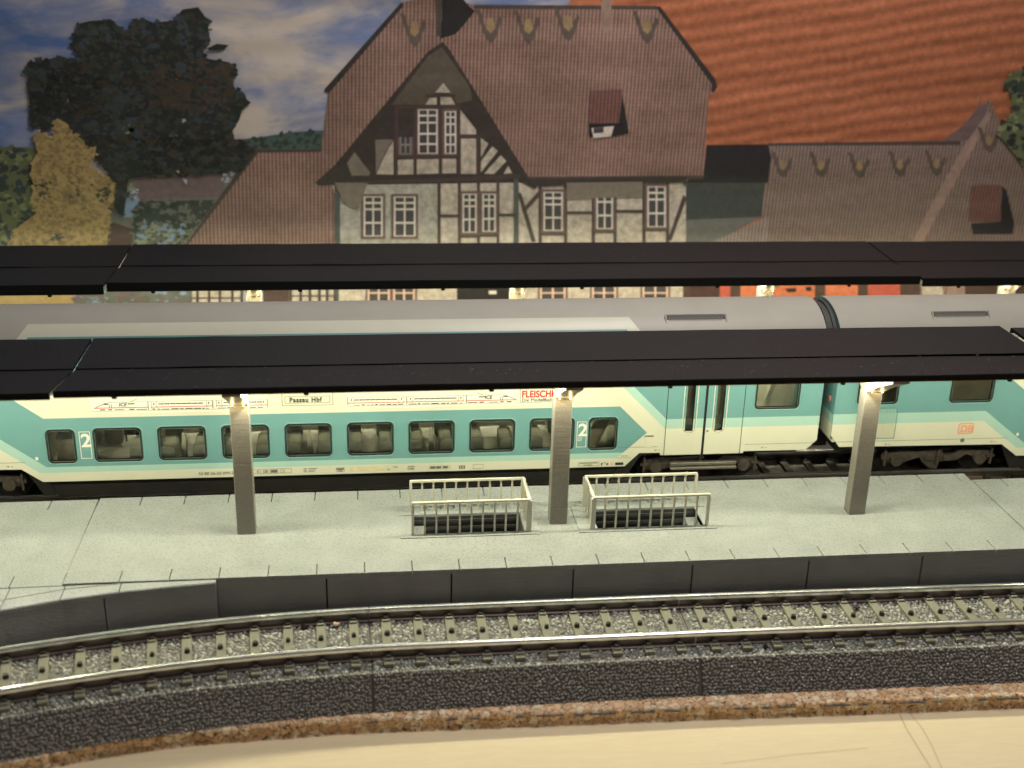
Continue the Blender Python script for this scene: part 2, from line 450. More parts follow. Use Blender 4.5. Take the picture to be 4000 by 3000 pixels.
# heights: rail top -0.95, foot -1.20, sleeper top -1.15, ballast -1.21, board -2.05
BED = [(-1.27, -1.80), (-0.98, -1.245), (-0.70, -1.215), (0.70, -1.215), (0.98, -1.245), (1.27, -1.80)]
def bed_z(o):
    a = abs(o)
    if a < 0.70: return -1.215
    if a < 0.98: return -1.215 - 0.03 * (a - 0.7) / 0.28
    return -1.245 - 0.555 * (a - 0.98) / 0.29
RAILP = [(-0.05, -0.985), (-0.05, -1.03), (-0.022, -1.05), (-0.022, -1.155), (-0.085, -1.175), (-0.085, -1.20),
         (0.085, -1.20), (0.085, -1.175), (0.022, -1.155), (0.022, -1.05), (0.05, -1.03), (0.05, -0.985),
         (0.040, -0.957), (0.020, -0.95), (-0.020, -0.95), (-0.040, -0.957)]
RM = [m_railhead, m_railweb, m_railweb, m_railfoot, m_railfoot, m_railfoot, m_railfoot, m_railfoot, m_railweb, m_railweb,
      m_railhead, m_railhead, m_railhead, m_railhead, m_railhead, m_railhead]

def make_track(label, x0, x1, sleepers, pts, cf, stones=True, group='front track sections', sm=None):
    sm = sm or m_sleeper
    t = thing('track_section', label, 'track', (0, 0, 0), group)
    b = MB()
    sweep(b, pts, BED, [m_bank, m_ballast, m_ballast, m_ballast, m_bank, m_bank])
    if stones:
        d = 0.074
        nx = int((x1 - x0) / d)
        slots = sorted(sleepers)
        j = 0
        for i in range(nx):
            xs = x0 + (i + 0.5) * d
            nearest = min(abs(xs - s) for s in slots) if slots else 9
            o = -0.96
            row = 0
            while o < 1.0:
                a = abs(o)
                step = 0.066 if a < 0.98 else 0.034
                xx = xs + rnd.uniform(-0.024, 0.024) + (0.033 if row % 2 else 0); oo = o + rnd.uniform(-0.018, 0.018)
                row += 1; o += step
                if xx < x0 + 0.03 or xx > x1 - 0.03: continue
                if nearest < 0.085 and abs(oo) < 0.86 and abs(xx - min(slots, key=lambda s: abs(s - xx))) < 0.07: continue
                p, n = cf(xx)
                if abs(oo) > 0.975: r, m = 0.030, m_stone_d
                else: r, m = 0.035, (m_stone_b if rnd.random() < 0.35 else m_stone_a)
                stone(b, (p.x + n.x * oo, p.y + n.y * oo, bed_z(oo) - 0.004 + rnd.uniform(-0.008, 0.010)), r * rnd.uniform(0.85, 1.2), m)
        for i in range(int((x1 - x0) / 0.05)):
            o = -1.262
            while o < -0.955:
                xx = x0 + (i + 0.5) * 0.05 + rnd.uniform(-0.022, 0.022); oo = o + rnd.uniform(-0.009, 0.009)
                o += 0.0265
                if xx < x0 + 0.03 or xx > x1 - 0.03: continue
                p, n = cf(xx)
                stone(b, (p.x + n.x * oo, p.y + n.y * oo, bed_z(oo) + rnd.uniform(-0.006, 0.006)), rnd.uniform(0.022, 0.031), m_stone_d)
    b.build('ballast_bed', t)
    for so in (0.595, -0.595):
        r = MB()
        sweep(r, [(p + n * so, n) for p, n in pts], RAILP, RM, smooth=False)
        r.build('rail', t)
    for s in slots if stones else sleepers:
        p, n = cf(s); ang = math.atan2(-n.x, n.y)
        sl = MB()
        ww = 0.085
        sl.cbox(-ww, ww, -0.86, 0.86, -1.30, -1.150, sm, 0.012)
        for so in (0.595, -0.595):                                # chair plates and clips at both rails
            for sg in (-1, 1):
                yy = so + sg * 0.135
                sl.cbox(-0.062, 0.062, min(yy, yy + sg * 0.05), max(yy, yy + sg * 0.05), -1.15, -1.118, sm, 0.008)
                y2 = so + sg * 0.075
                sl.cbox(-0.045, 0.045, min(y2, y2 + sg * 0.055), max(y2, y2 + sg * 0.055), -1.16, -1.085, m_clip, 0.012)
        so_ = sl.build('sleeper', t); so_.location = (p.x, p.y, 0); so_.rotation_euler = (0, 0, ang)
        if stones:
            k = MB(); rr = rnd.choice((0.05, 0.055, 0.055, 0.042))
            k.cyl_z(rnd.uniform(-0.012, 0.012), rnd.uniform(-0.015, 0.015), rr, -1.155, -1.085, m_stud, 8, rr * 0.78, smooth=False)
            k.build('contact_stud', so_)
    return t
def cf_front(x):
    t = Vector((0.02, ctr(x + 0.01) - ctr(x - 0.01))).normalized()
    return Vector((x, ctr(x))), Vector((-t.y, t.x))
SL = [6.237 + 0.5535 * k for k in range(-19, 40)]
J1, J2 = 5.40, 10.96
TR = []
for lab, a, b in (('curved grey ballasted track section bending toward the viewer at left', -3.6, J1 - 0.006),
                  ('short grey ballasted track section between the two rail joints', J1 + 0.006, J2 - 0.006),
                  ('straight grey ballasted track section at right with parallel sleepers', J2 + 0.006, 21.5)):
    sl = [s if s < 11 else 11.282 + (s - 11.2185) * 0.985 for s in SL]
    sl = [s for s in sl if a + 0.1 < s < b - 0.1]
    TR.append(make_track(lab, a, b, sl, path(a, b, 0.25), cf_front))

# cork underlay in front of and below that track
def cork_y(x):
    pts = [(-4.0, -8.2), (-2.5, -7.62), (-0.3, -7.0), (0.85, -6.72), (1.28, -6.585), (2.7, -6.44), (5.0, -6.35), (6.65, -6.385), (8.7, -6.43), (10.5, -6.465), (13.5, -6.55), (16.5, -6.615), (22, -6.75)]
    for (xa, ya), (xb, yb) in zip(pts[:-1], pts[1:]):
        if xa <= x <= xb: return ya + (yb - ya) * (x - xa) / (xb - xa)
    return pts[-1][1]
ck = MB()
cols = []
X = -4.0
ns = [0.0, 0.06, 0.12, 0.18, 0.25, 0.32, 0.45, 0.8, 2.6]
while X < 21.9:
    y = cork_y(X)
    nb = noise.noise(Vector((X * 4.5, 0, 0))) * 0.028 + noise.noise(Vector((X * 14, 3, 0))) * 0.012
    row = [(X, y - 0.03 + nb, -2.05)]
    for z in (-2.0, -1.95, -1.90, -1.85):
        row.append((X, y + 0.01 + nb * 0.7 + noise.noise(Vector((X * 9, z * 20, 1))) * 0.028, z))
    row.append((X, y + 0.02 + nb, -1.812 + noise.noise(Vector((X * 8, 5, 5))) * 0.02))
    for dy in ns[1:]:
        row.append((X, y + 0.03 + dy, -1.80 + noise.noise(Vector((X * 9, dy * 16, 9))) * 0.018 * (dy < 0.5)))
    row.append((X, y + 2.63, -2.05))
    cols.append(row); X += 0.045
k = len(cols[0])
vs = [v for r in cols for v in r]
fs = []
for i in range(len(cols) - 1):
    for e in range(k - 1): fs.append((i * k + e, (i + 1) * k + e, (i + 1) * k + e + 1, i * k + e + 1))
ck.add(vs, fs, m_cork, True)
cork = ck.build('cork_underlay', None, 'strip of orange brown granulated cork underneath the front track', 'cork strip')
bl = MB()
X = 5.3
while X < 21:
    w = rnd.uniform(0.10, 0.5)
    if rnd.random() < 0.72:
        bl = MB()
        for q in range(int(w / 0.05)):
            xa, xb = X + q * 0.05, X + q * 0.05 + 0.052
            hz = 0.010 + 0.012 * abs(noise.noise(Vector((xa * 5, 1, 2))))
            ya, yb = cork_y(xa) - 0.028, cork_y(xb) - 0.028
            z0 = -1.845 + 0.02 * noise.noise(Vector((xa * 3, 8, 2)))
            bl.add([(xa, ya, z0 - hz), (xb, yb, z0 - hz), (xb, yb + 0.012, z0 + hz), (xa, ya + 0.012, z0 + hz)], [(0, 1, 2, 3)], m_bluepencil)
        bl.build('pencil_line', cork)
    X += w + rnd.uniform(0.02, 0.25)
# ------------------------------------------------------------------ platforms
def paving_with_holes(mb, x0, x1, y0, y1, z0, z1, holes, m):
    """slab split into boxes round rectangular holes (all holes share y range)"""
    if not holes:
        mb.box(x0, x1, y0, y1, z0, z1, m); return
    ya, yb = holes[0][2], holes[0][3]
    bm = bmesh.new()
    xs = sorted({x0, x1} | {h[0] for h in holes} | {h[1] for h in holes}); ys = [y0, ya, yb, y1]
    V = {}
    def vt(x, y, z):
        if (x, y, z) not in V: V[(x, y, z)] = bm.verts.new((x, y, z))
        return V[(x, y, z)]
    def solid(i, j):
        if i < 0 or j < 0 or i >= len(xs) - 1 or j >= 3: return False
        return not (j == 1 and any(h[0] <= xs[i] and xs[i + 1] <= h[1] for h in holes))
    vs = []; fs = []; idx = {}
    def gi(v):
        if v not in idx: idx[v] = len(vs); vs.append(v)
        return idx[v]
    bm.free()
    for i in range(len(xs) - 1):
        for j in range(3):
            if not solid(i, j): continue
            a, b, c, d = xs[i], xs[i + 1], ys[j], ys[j + 1]
            fs.append((gi((a, c, z1)), gi((b, c, z1)), gi((b, d, z1)), gi((a, d, z1))))
            if not solid(i, j - 1): fs.append((gi((a, c, z0)), gi((b, c, z0)), gi((b, c, z1)), gi((a, c, z1))))
            if not solid(i, j + 1): fs.append((gi((b, d, z0)), gi((a, d, z0)), gi((a, d, z1)), gi((b, d, z1))))
            if not solid(i - 1, j): fs.append((gi((a, d, z0)), gi((a, c, z0)), gi((a, c, z1)), gi((a, d, z1))))
            if not solid(i + 1, j): fs.append((gi((b, c, z0)), gi((b, d, z0)), gi((b, d, z1)), gi((b, c, z1))))
    mb.add(vs, fs, m)

def make_platform(label, x0, x1, yf, yr, front0, rear0, grooves, holes=(), pitch=0.853, group=None, zt=-0.60):
    t = thing('platform_section', label, 'platform', (0, 0, 0), group)
    pv = MB()
    def kerb(y0, y1, start):
        xs = [x0]
        x = start
        while x < x1 - 0.12:
            if x > x0 + 0.12: xs.append(x)
            x += pitch
        xs.append(x1)
        for a, b in zip(xs[:-1], xs[1:]):
            xa, xb, zz, cc = a + (0.006 if a > x0 else 0), b - (0.006 if b < x1 else 0), zt - rnd.uniform(0, 0.002), 0.016
            pv.prism_y([(xa, zt - 0.09), (xb, zt - 0.09), (xb, zz - cc), (xb - cc * 0.3, zz - cc * 0.3), (xb - cc, zz), (xa + cc, zz), (xa + cc * 0.3, zz - cc * 0.3), (xa, zz - cc)], y0, y1, m_plat)
    kw = 0.37
    kerb(yf, yf + kw, front0)
    kerb(yr - kw, yr, rear0)
    paving_with_holes(pv, x0, x1, yf + kw + 0.001, yr - kw - 0.001, zt - (0.03 if holes else 0.2), zt - 0.001, list(holes), m_plat)
    pv.build('paving', t)
    w = MB()
    gs = [x0] + [g for g in grooves if x0 < g < x1] + [x1]
    for a, b in zip(gs[:-1], gs[1:]):
        w.cbox(a + 0.014, b - 0.014, yf + 0.022, yf + 0.12, -2.045, zt - 0.085, m_wall, 0.006)
        w.cbox(a + 0.014, b - 0.014, yr - 0.12, yr - 0.022, -2.045, zt - 0.085, m_wall, 0.006)
    w.box(x0 + 0.01, x1 - 0.01, yf + 0.10, yf + 0.16, -2.045, zt - 0.09, m_gap)
    w.box(x0 + 0.01, x1 - 0.01, yr - 0.16, yr - 0.10, -2.045, zt - 0.09, m_gap)
    w.box(x0 + 0.004, x0 + 0.06, yf + 0.03, yr - 0.03, -2.045, zt - 0.09, m_wall)
    w.box(x1 - 0.06, x1 - 0.004, yf + 0.03, yr - 0.03, -2.045, zt - 0.09, m_wall)
    w.build('side_wall', t)
    return t
H1 = (6.28, 8.38, -2.38, -1.60); H2 = (9.80, 11.92, -2.38, -1.60)
GR = [4.642 + 2.237 * k for k in range(-2, 7)]
PG = 'platform modules'
main_p = make_platform('middle pale grey platform section with two railed stairwells', 0.11, 18.22, -3.72, -0.42, 1.057, 0.93, GR, [H1, H2])
left_p = make_platform('pale grey platform section ending at the seam left of the stairwells', -12.0, 0.085, -3.76, -0.445, -0.80, -0.81, [-0.9 - 2.24 * k for k in range(6)], (), zt=-0.612)
left_p.rotation_euler = (0, 0, math.radians(0.3)); left_p.location = (0, 0, 0)
right_p = make_platform('pale grey platform section set slightly forward beyond the right hand seam', 18.25, 32.0, -3.98, -0.72, 18.7, 18.9, [20.4, 22.6, 24.8, 27.1, 29.3], (), zt=-0.606)
make_platform('far grey platform hidden behind the double deck train', -12.0, 32.0, 3.02, 6.30, -11.2, -11.5, [-10 + 2.24 * k for k in range(19)])

# stair shafts are part of the middle platform
for hi, (a, b, c, d) in enumerate((H1, H2)):
    st = MB()
    st.box(a - 0.02, b + 0.02, d + 0.001, d + 0.03, -2.04, -0.632, m_stair)
    st.box(a - 0.02, b + 0.02, c - 0.03, c - 0.001, -2.04, -0.632, m_stair)
    end = b if hi == 0 else a
    st.box(end - 0.02, end + 0.02, c, d, -2.04, -0.632, m_stair)
    for k in range(7):                                            # print ridges along the shaft wall
        st.box(a, b, d - 0.022, d + 0.002, -0.76 - k * 0.15, -0.70 - k * 0.15, m_stair)
    st.build('stair_shaft', main_p)
    for k in range(6):                                            # steps going down toward the pillar
        s = MB()
        w = 0.21
        if hi == 0: xa, xb = a + k * w - 0.05 * (k == 0), a + (k + 1) * w
        else: xa, xb = b - (k + 1) * w, b - k * w + 0.05 * (k == 0)
        s.cbox(xa, xb, c + 0.004, d - 0.03, -2.04, -0.80 - 0.19 * k, m_plat, 0.01)
        s.build('stair_step', main_p)

# curved edge wedge that fills the gap to the bending track
wd = MB()
front = [(-5.0, -6.7), (-3.6, -5.72), (-2.4, -5.12), (-1.6, -4.80), (-0.732, -4.48), (0.208, -4.205), (1.148, -4.022), (1.95, -3.915), (2.72, -3.83)]
back = [(-5.0, -3.80), (-3.6, -3.795), (-2.4, -3.79), (-1.6, -3.785), (-0.732, -3.775), (0.208, -3.765), (1.148, -3.742), (1.95, -3.737), (2.72, -3.73)]
zt = -0.622
n = len(front)
def lerp(a, b, t): return (a[0] + (b[0] - a[0]) * t, a[1] + (b[1] - a[1]) * t)
def fr_at(x, L_):
    for (xa, ya), (xb, yb) in zip(L_[:-1], L_[1:]):
        if xa <= x <= xb: return ya + (yb - ya) * (x - xa) / (xb - xa)
    return L_[-1][1]
xs_j = [-5.0, -4.15, -3.3, -2.45, -1.6, -0.745, 0.17, 1.11, 2.72]
def slab(mb, pts_f, pts_b, z0, z1, m):
    k = len(pts_f)
    c = 0.018
    vs = [(x, y, z0) for x, y in pts_f] + [(x, y, z1 - c) for x, y in pts_f] + [(x, y + c, z1) for x, y in pts_f] + \
         [(x, y - 0.004, z1) for x, y in pts_b] + [(x, y, z0) for x, y in pts_b]
    fs = []
    for r in range(4):
        for i in range(k - 1): fs.append((r * k + i, r * k + i + 1, (r + 1) * k + i + 1, (r + 1) * k + i))
    for i in (0, k - 1):
        f = [r * k + i for r in range(5)]
        fs.append(f[::-1] if i == 0 else f)
    mb.add(vs, fs, m)
for a, b in zip(xs_j[:-1], xs_j[1:]):
    xs = [a + 0.008] + [x for x, _ in front if a < x < b] + [b - (0.008 if b < 2.7 else 0)]
    ff = [(x, fr_at(x, front)) for x in xs]; bb = [(x, fr_at(x, back)) for x in xs]
    mid = [(x, max(fr_at(x, front), min(fr_at(x, back) - 0.01, fr_at(x, front) + 0.33))) for x in xs]
    if b < 1.2:
        slab(wd, ff, mid, zt - 0.09, zt - 0.003, m_plat)
        slab(wd, [(x, y + 0.008) for x, y in mid], bb, zt - 0.12, zt, m_plat)
    else:
        slab(wd, ff, bb, zt - 0.09, zt - 0.003, m_plat)
for a, b in zip([-5.0, -2.6, -0.9, 0.86], [-2.6, -0.9, 0.86, 2.715]):
    xs = [a + 0.012] + [x for x, _ in front if a < x < b] + [b - 0.012 * (b < 2.7)]
    slab(wd, [(x, fr_at(x, front) + 0.022) for x in xs], [(x, fr_at(x, back) - 0.002) for x in xs], -2.045, zt - 0.088, m_wall)
wd.build('platform_wedge', None, 'narrow grey wedge filling the gap between platform edge and curved track', 'platform wedge')

# ------------------------------------------------------------------ stair railings
def make_railing(label, x0, x1, closed_right, px0, px1):
    t = thing('stair_railing', label, 'railing', ((x0 + x1) / 2, -1.94, -0.58), 'stairwell railings')
    cx, cy, cz = t.location
    yf, yr, zb, ztop = -2.41, -1.47, -0.578, 0.115
    def loc(o): o.location = (-cx, -cy, -cz); return o
    b = MB()
    b.cbox(px0, px1, -2.52, -2.385, -0.60, zb, m_plat, 0.008)
    b.cbox(px0, px1, -1.595, -1.40, -0.60, zb, m_plat, 0.008)
    if closed_right: b.cbox(8.385, px1, -2.384, -1.596, -0.60, zb, m_plat, 0.008)
    else: b.cbox(px0, 9.795, -2.384, -1.596, -0.60, zb, m_plat, 0.008)
    loc(b.build('base_plate', t))
    r = MB(); e = x1 if closed_right else x0; h = 0.028
    for y in (yf, yr): r.cbox(x0 - 0.02, x1 + 0.02, y - h, y + h, ztop - 0.045, ztop, m_rail_w, 0.012)
    r.cbox(e - h, e + h, yf + h + 0.001, yr - h - 0.001, ztop - 0.045, ztop - 0.001, m_rail_w, 0.012)
    loc(r.build('top_rail', t))
    for x in (x0, x1):
        for y in (yf, yr):
            w = 0.046 if (x == e) else 0.026
            p = MB(); p.box(x - w, x + w, y - 0.03, y + 0.03, zb - 0.01, ztop - 0.040, m_rail_w)
            loc(p.build('corner_post', t))
    def bal(x, y):
        q = MB()
        wob = rnd.uniform(-0.006, 0.006)
        rr = 0.017
        vs = []; fs = []
        prof = [(zb - 0.01, rr * 1.2), (zb + 0.05, rr), (ztop - 0.11, rr), (ztop - 0.065, rr * 1.25), (ztop - 0.042, rr * 2.4)]
        for i, (z, w) in enumerate(prof):
            dx = wob * math.sin(i * 1.3)
            vs += [(x - w + dx, y - w * 0.9, z), (x + w + dx, y - w * 0.9, z), (x + w + dx, y + w * 0.9, z), (x - w + dx, y + w * 0.9, z)]
        for i in range(len(prof) - 1):
            for k in range(4): fs.append((i * 4 + k, i * 4 + (k + 1) % 4, i * 4 + 4 + (k + 1) % 4, i * 4 + 4 + k))
        q.add(vs, fs, m_rail_w)
        loc(q.build('baluster', t))
    n = 9
    for y in (yf, yr):
        for k in range(1, n + 1): bal(x0 + (x1 - x0) * k / (n + 1), y)
    for k in (1, 2, 3): bal(e, yf + (yr - yf) * k / 4)
    return t
make_railing('cream stairwell railing left of the middle pillar, open at its left end', 6.235, 8.45, True, 6.0, 8.66)
make_railing('cream stairwell railing right of the middle pillar, open at its right end', 9.69, 11.95, False, 9.42, 12.14)

# ------------------------------------------------------------------ canopies
def make_canopy(label, x0, x1, pillars, yv=-2.0, d=1.63, zr=2.79, zv=2.73, zf=2.83, fas=0.07, gap=(0.006, 0.006), leds=True, seam=(0, 0), group='platform canopies', lw=1.0, dust=0):
    t = thing('platform_canopy', label, 'canopy', (0, 0, 0), group)
    th = 0.06
    sl, sr = seam
    for side in (0, 1):                                            # rear panel, front panel
        pm = MB()
        N_ = 24
        vs = []; fs = []
        for i in range(N_ + 1):
            u = i / N_
            wob = 0.012 * noise.noise(Vector((x0 + u * (x1 - x0), side * 7.3, yv)))
            gx = gap[0] + (gap[1] - gap[0]) * max(0, (u - 0.72) / 0.28) ** 1.5
            if side == 0:
                a = (yv, zv + 0.012, x0 + sl * 0.6 + u * (x1 - x0)); b = (yv + d, zr, x0 + u * (x1 - x0) + sl)
            else:
                a = (yv - d, zf, x0 + u * (x1 - x0)); b = (yv - 0.012 - gx, zv - 0.006 - gx * 0.35, x0 + u * (x1 - x0))
            # cross-section: bottom inner, bottom outer, top outer, top inner
            vs += [(a[2], a[0], a[1] - th + wob), (b[2], b[0], b[1] - th + wob), (b[2], b[0], b[1] + wob), (a[2], a[0], a[1] + wob)]
        for i in range(N_):
            o = i * 4
            fs_top = (o + 3, o + 7, o + 6, o + 2); fs_bot = (o, o + 1, o + 5, o + 4)
            pm.add([], [], m_canopy)
        pm.add(vs, [(i * 4 + 3, i * 4 + 7, i * 4 + 6, i * 4 + 2) for i in range(N_)], m_canopy)
        pm.add(vs, [(i * 4, i * 4 + 1, i * 4 + 5, i * 4 + 4) for i in range(N_)], m_under)
        pm.add(vs, [(i * 4 + 0, i * 4 + 4, i * 4 + 7, i * 4 + 3) for i in range(N_)] + [(i * 4 + 1, i * 4 + 2, i * 4 + 6, i * 4 + 5) for i in range(N_)] + [(0, 3, 2, 1), (N_ * 4, N_ * 4 + 1, N_ * 4 + 2, N_ * 4 + 3)], m_canopy_edge)
        # raised print rim at the module ends
        if dust and side == 1:
            for q in range(dust):
                ux = rnd.uniform(0.02, 0.98); uy = rnd.random()
                if noise.noise(Vector((ux * 14, uy * 3, 4.0))) < rnd.uniform(-0.3, 0.4): continue
                yy_ = yv - d + 0.05 + uy * (d - 0.12); zz_ = zf + (zv - 0.006 - zf) * (yy_ - yv + d) / d + 0.012 * noise.noise(Vector((x0 + ux * (x1 - x0), 7.3, yv))) + 0.006
                xx_ = x0 + ux * (x1 - x0); r_ = rnd.uniform(0.004, 0.012); l_ = r_ * rnd.uniform(1, 3)
                pm.add([(xx_ - l_, yy_ - r_, zz_), (xx_ + l_, yy_ - r_ * 0.4, zz_), (xx_ + l_, yy_ + r_, zz_ + 0.004), (xx_ - l_ * 0.5, yy_ + r_, zz_ + 0.004)], [(0, 1, 2, 3)], m_dust)
        po = pm.build('roof_panel', t)
        if side == 1:
            f = MB()
            f.cbox(x0 + 0.002, x1 - 0.002, yv - d - 0.012, yv - d + 0.03, zf - th - fas, zf - 0.012, m_canopy_edge, 0.004)
            fo = f.build('fascia', t)
            g = MB(); g.box(x0 + 0.01, x1 - 0.01, yv - d + 0.0, yv - d + 0.008, zf - th - fas - 0.014, zf - th - fas - 0.001, m_amber)
            g.build('edge_lip', fo)
            px = x0 + 0.95
            while px < x1 - 0.1:
                if -6 < px < 26:
                    g = MB(); g.cyl_z(px, yv - d + 0.10, 0.045, zf - th - fas - 0.075, zf - th + 0.02, m_canopy_edge, 8)
                    g.build('peg', t)
                px += 3.15
        else:
            f = MB(); f.cbox(x0 + 0.002, x1 - 0.002, yv + d - 0.03, yv + d + 0.012, zr - th - fas, zr - 0.012, m_canopy_edge, 0.004)
            f.build('fascia', t)
    for px in pillars:
        p = MB()
        p.box(px, px + 0.345, yv - 0.14, yv + 0.13, -0.60, 2.03, m_pillar)
        po = p.build('pillar', t)
        bevel(po, 0.018, 2)
        b = MB()                                                   # Y-shaped bracket carrying both roof panels
        x_a, x_b = px + 0.012, px + 0.333
        pr = [(yv - 0.14, 2.031), (yv + 0.13, 2.031), (yv + 0.62, 2.34), (yv + 1.20, 2.64), (yv + 1.20, zr - 0.095), (yv, zv - 0.075),
              (yv - 1.20, zf - 0.11), (yv - 1.20, 2.62), (yv - 0.62, 2.33)]
        b.prism_x(pr, x_a, x_b, m_bracket)
        bo = b.build('bracket', po); bevel(bo, 0.012, 1)
        if -6 < px < 26:                                           # two tiny chips and lights added under the bracket to brighten the pillar head
            for q in (0.07, 0.275):
                c_ = MB(); c_.box(px + q - 0.014, px + q + 0.014, yv - 0.275, yv - 0.245, 2.078, 2.090, m_led)
                lo = c_.build('added_glow_chip', po)
                point_light('added_pillar_glow', (px + q, yv - 0.295, 2.045), 0.012, LED_W * 0.020, (1.0, 0.74, 0.30), po)
    if leds:
        s = MB()
        s.box(x0 + 0.1, x1 - 0.1, yv - 0.36, yv - 0.28, 2.45, 2.465, m_ledstrip)
        s.box(x0 + 0.1, x1 - 0.1, yv - 0.075, yv - 0.045, 2.335, 2.465, m_ledstrip)  # unseen lip added to keep the strip's light off the upper backdrop
        s.box(x0 + 0.1, x1 - 0.1, yv - 0.28, yv - 0.075, 2.455, 2.465, m_ledstrip)
        if yv > 0:
            s.box(x0 + 0.1, x1 - 0.1, yv - 0.52, yv - 0.49, 2.33, 2.465, m_ledstrip); s.box(x0 + 0.1, x1 - 0.1, yv - 0.49, yv - 0.36, 2.455, 2.465, m_ledstrip)  # added front lip, shields the train roof from the far strip
        so = s.build('led_strip', t)
        pitch = 1.25
        k0 = math.ceil((max(x0, -7.5) + 0.2 - 1.0) / pitch)
        x = k0 * pitch + 1.0
        chips = MB()
        while x < min(x1, 25.5) - 0.2:
            chips.box(x - 0.05, x + 0.05, yv - 0.34, yv - 0.30, 2.438, 2.449, m_led)
            point_light('strip_lamp', (x, yv - 0.32, 2.36), 0.05, LED_W * lw, (1.0, 0.955, 0.66), so)
            x += pitch
        co = chips.build('led_chips', so)
    return t
LED_W = 108.0
make_canopy('black canopy over the near platform, long middle module with fine dust', 0.305, 18.45, (2.945, 8.895, 14.945), zr=2.745, zf=2.955, fas=0.05, gap=(0.006, 0.05), dust=420)
make_canopy('black canopy over the near platform, module left of its seam', -18.0, 0.255, (-15.2, -9.2, -3.2), seam=(0.0, 0), zr=2.74, zf=2.925, fas=0.05)
make_canopy('black canopy module over the near platform at its right end', 18.56, 36.0, (21.2, 27.2), yv=-2.25, zf=2.94, fas=0.05)
make_canopy('black canopy over the far platform, long middle module', -0.10, 18.27, (2.69, 8.84, 14.96), yv=4.70, d=1.66, zr=2.80, zf=2.83, fas=0.13)
make_canopy('black canopy over the far platform, module left of its seam', -18.0, -0.15, (-15.2, -9.5, -3.4), yv=4.66, d=1.70, zr=2.79, zf=2.81, fas=0.15)
make_canopy('black canopy over the far platform, tilted module at right', 18.31, 36.0, (21.2, 27.3), yv=4.65, d=1.66, zr=2.80, zf=2.79, fas=0.13)
# ------------------------------------------------------------------ double-deck carriages
CW = 2.34                      # body width
ZR0, ZRH = 2.0, 0.885          # springing of the roof arch and its rise
X_L, X_R = -5.37, 14.98
WIN_LOW = [((k - 1) * 1.25 - 0.002, (k - 1) * 1.25 + 0.948, -0.002, 0.738) for k in range(1, 9)]
WIN_NARROW = [(-0.905, -0.335, -0.010, 0.728), (9.99, 10.612, -0.018, 0.730)]
WIN_END = [(-4.90, -3.985, 0.885, 1.60), (-2.832, -1.842, 0.883, 1.60), (13.517, 14.488, 0.830, 1.56)]
WIN_DOOR = [(12.005, 12.268, 0.326, 1.52), (12.648, 12.912, 0.324, 1.52)]
WIN_UP = [((k - 1) * 1.25 - 0.002, (k - 1) * 1.25 + 0.948, 1.58, 1.99) for k in range(0, 10)]
ALLWIN = WIN_LOW + WIN_NARROW + WIN_END + WIN_DOOR + WIN_UP
BOT = [(X_L, 0.17), (X_L + 0.03, 0.15), (X_L + 0.215, -0.088), (-1.438, -0.122), (-1.051, -0.410), (10.807, -0.408), (11.108, -0.110), (11.553, -0.117),
       (11.563, -0.172), (13.374, -0.170), (13.376, -0.128), (14.754, -0.131), (14.975, 0.09), (X_R, 0.09)]
def zbot(x):
    for (xa, za), (xb, zb) in zip(BOT[:-1], BOT[1:]):
        if xa <= x <= xb: return za + (zb - za) * (x - xa) / (xb - xa)
    return BOT[0][1]
def below(x, z, a, b):
    """True when (x,z) lies under the line a-b"""
    return z < a[1] + (b[1] - a[1]) * (x - a[0]) / (b[0] - a[0])
L1 = ((-1.945, 0.68), (-0.945, -0.087)); L2 = ((-1.945, 0.44), (-1.085, -0.213))
C1 = ((-1.52, 1.438), (-0.899, 0.964))
TA = ((10.636, 0.964), (11.243, 0.357)); TB = ((11.243, 0.357), (10.627, -0.213))
O1 = ((10.618, 1.45), (11.629, 0.437)); I1 = ((10.853, 1.45), (11.632, 0.664))
TOPL = ((-1.289, 2.524), (-1.116, 2.744)); TOPR = ((10.82, 2.743), (10.966, 2.586))
def livery(x, z):
    if z > 1.62 or (z > 1.45 and not (-1.6 < x < 10.9)):
        if z > 2.02:
            inl = x > -1.289 + (z - 2.524) * 0.786; inr = x < 10.966 - (z - 2.586) * 0.93
            if z < 2.742 and inl and inr:
                if z < 2.562 and x > -1.10 + (z - 2.52) * 0.6 and x < 10.76 - (z - 2.52) * 0.6: return m_teal
                return m_cream
            return m_roofgrey
        return m_teal
    if z > 1.45: return m_teal
    if x < 4:
        if x > -1.52 and z > 0.964 and not below(x, z, *C1): return m_cream
        t_edge = 0.68 if x < -1.945 else (L1[0][1] + (L1[1][1] - L1[0][1]) * (x + 1.945) / 1.0 if x < -0.945 else -0.087)
        l_edge = 0.44 if x < -1.945 else (0.44 - 0.653 * (x + 1.945) / 0.86 if x < -1.085 else -0.213)
        return m_teal if z > t_edge else (m_light if z > l_edge else m_cream)
    # right part
    if x < 11.243 and z < 0.964 and below(x, z, *TA) and (z > 0.357 or not below(x, z, *TB)):
        if z < -0.213: return m_cream
        return m_teal if z > -0.087 else m_light
    if x > 10.6:
        outer = O1[0][1] + (O1[1][1] - O1[0][1]) * (x - O1[0][0]) / (O1[1][0] - O1[0][0]) if x < 11.629 else 0.44
        inner = I1[0][1] + (I1[1][1] - I1[0][1]) * (x - I1[0][0]) / (I1[1][0] - I1[0][0]) if x < 11.632 else 0.655
        if z > inner: return m_teal
        if z > outer: return m_light
    return m_cream

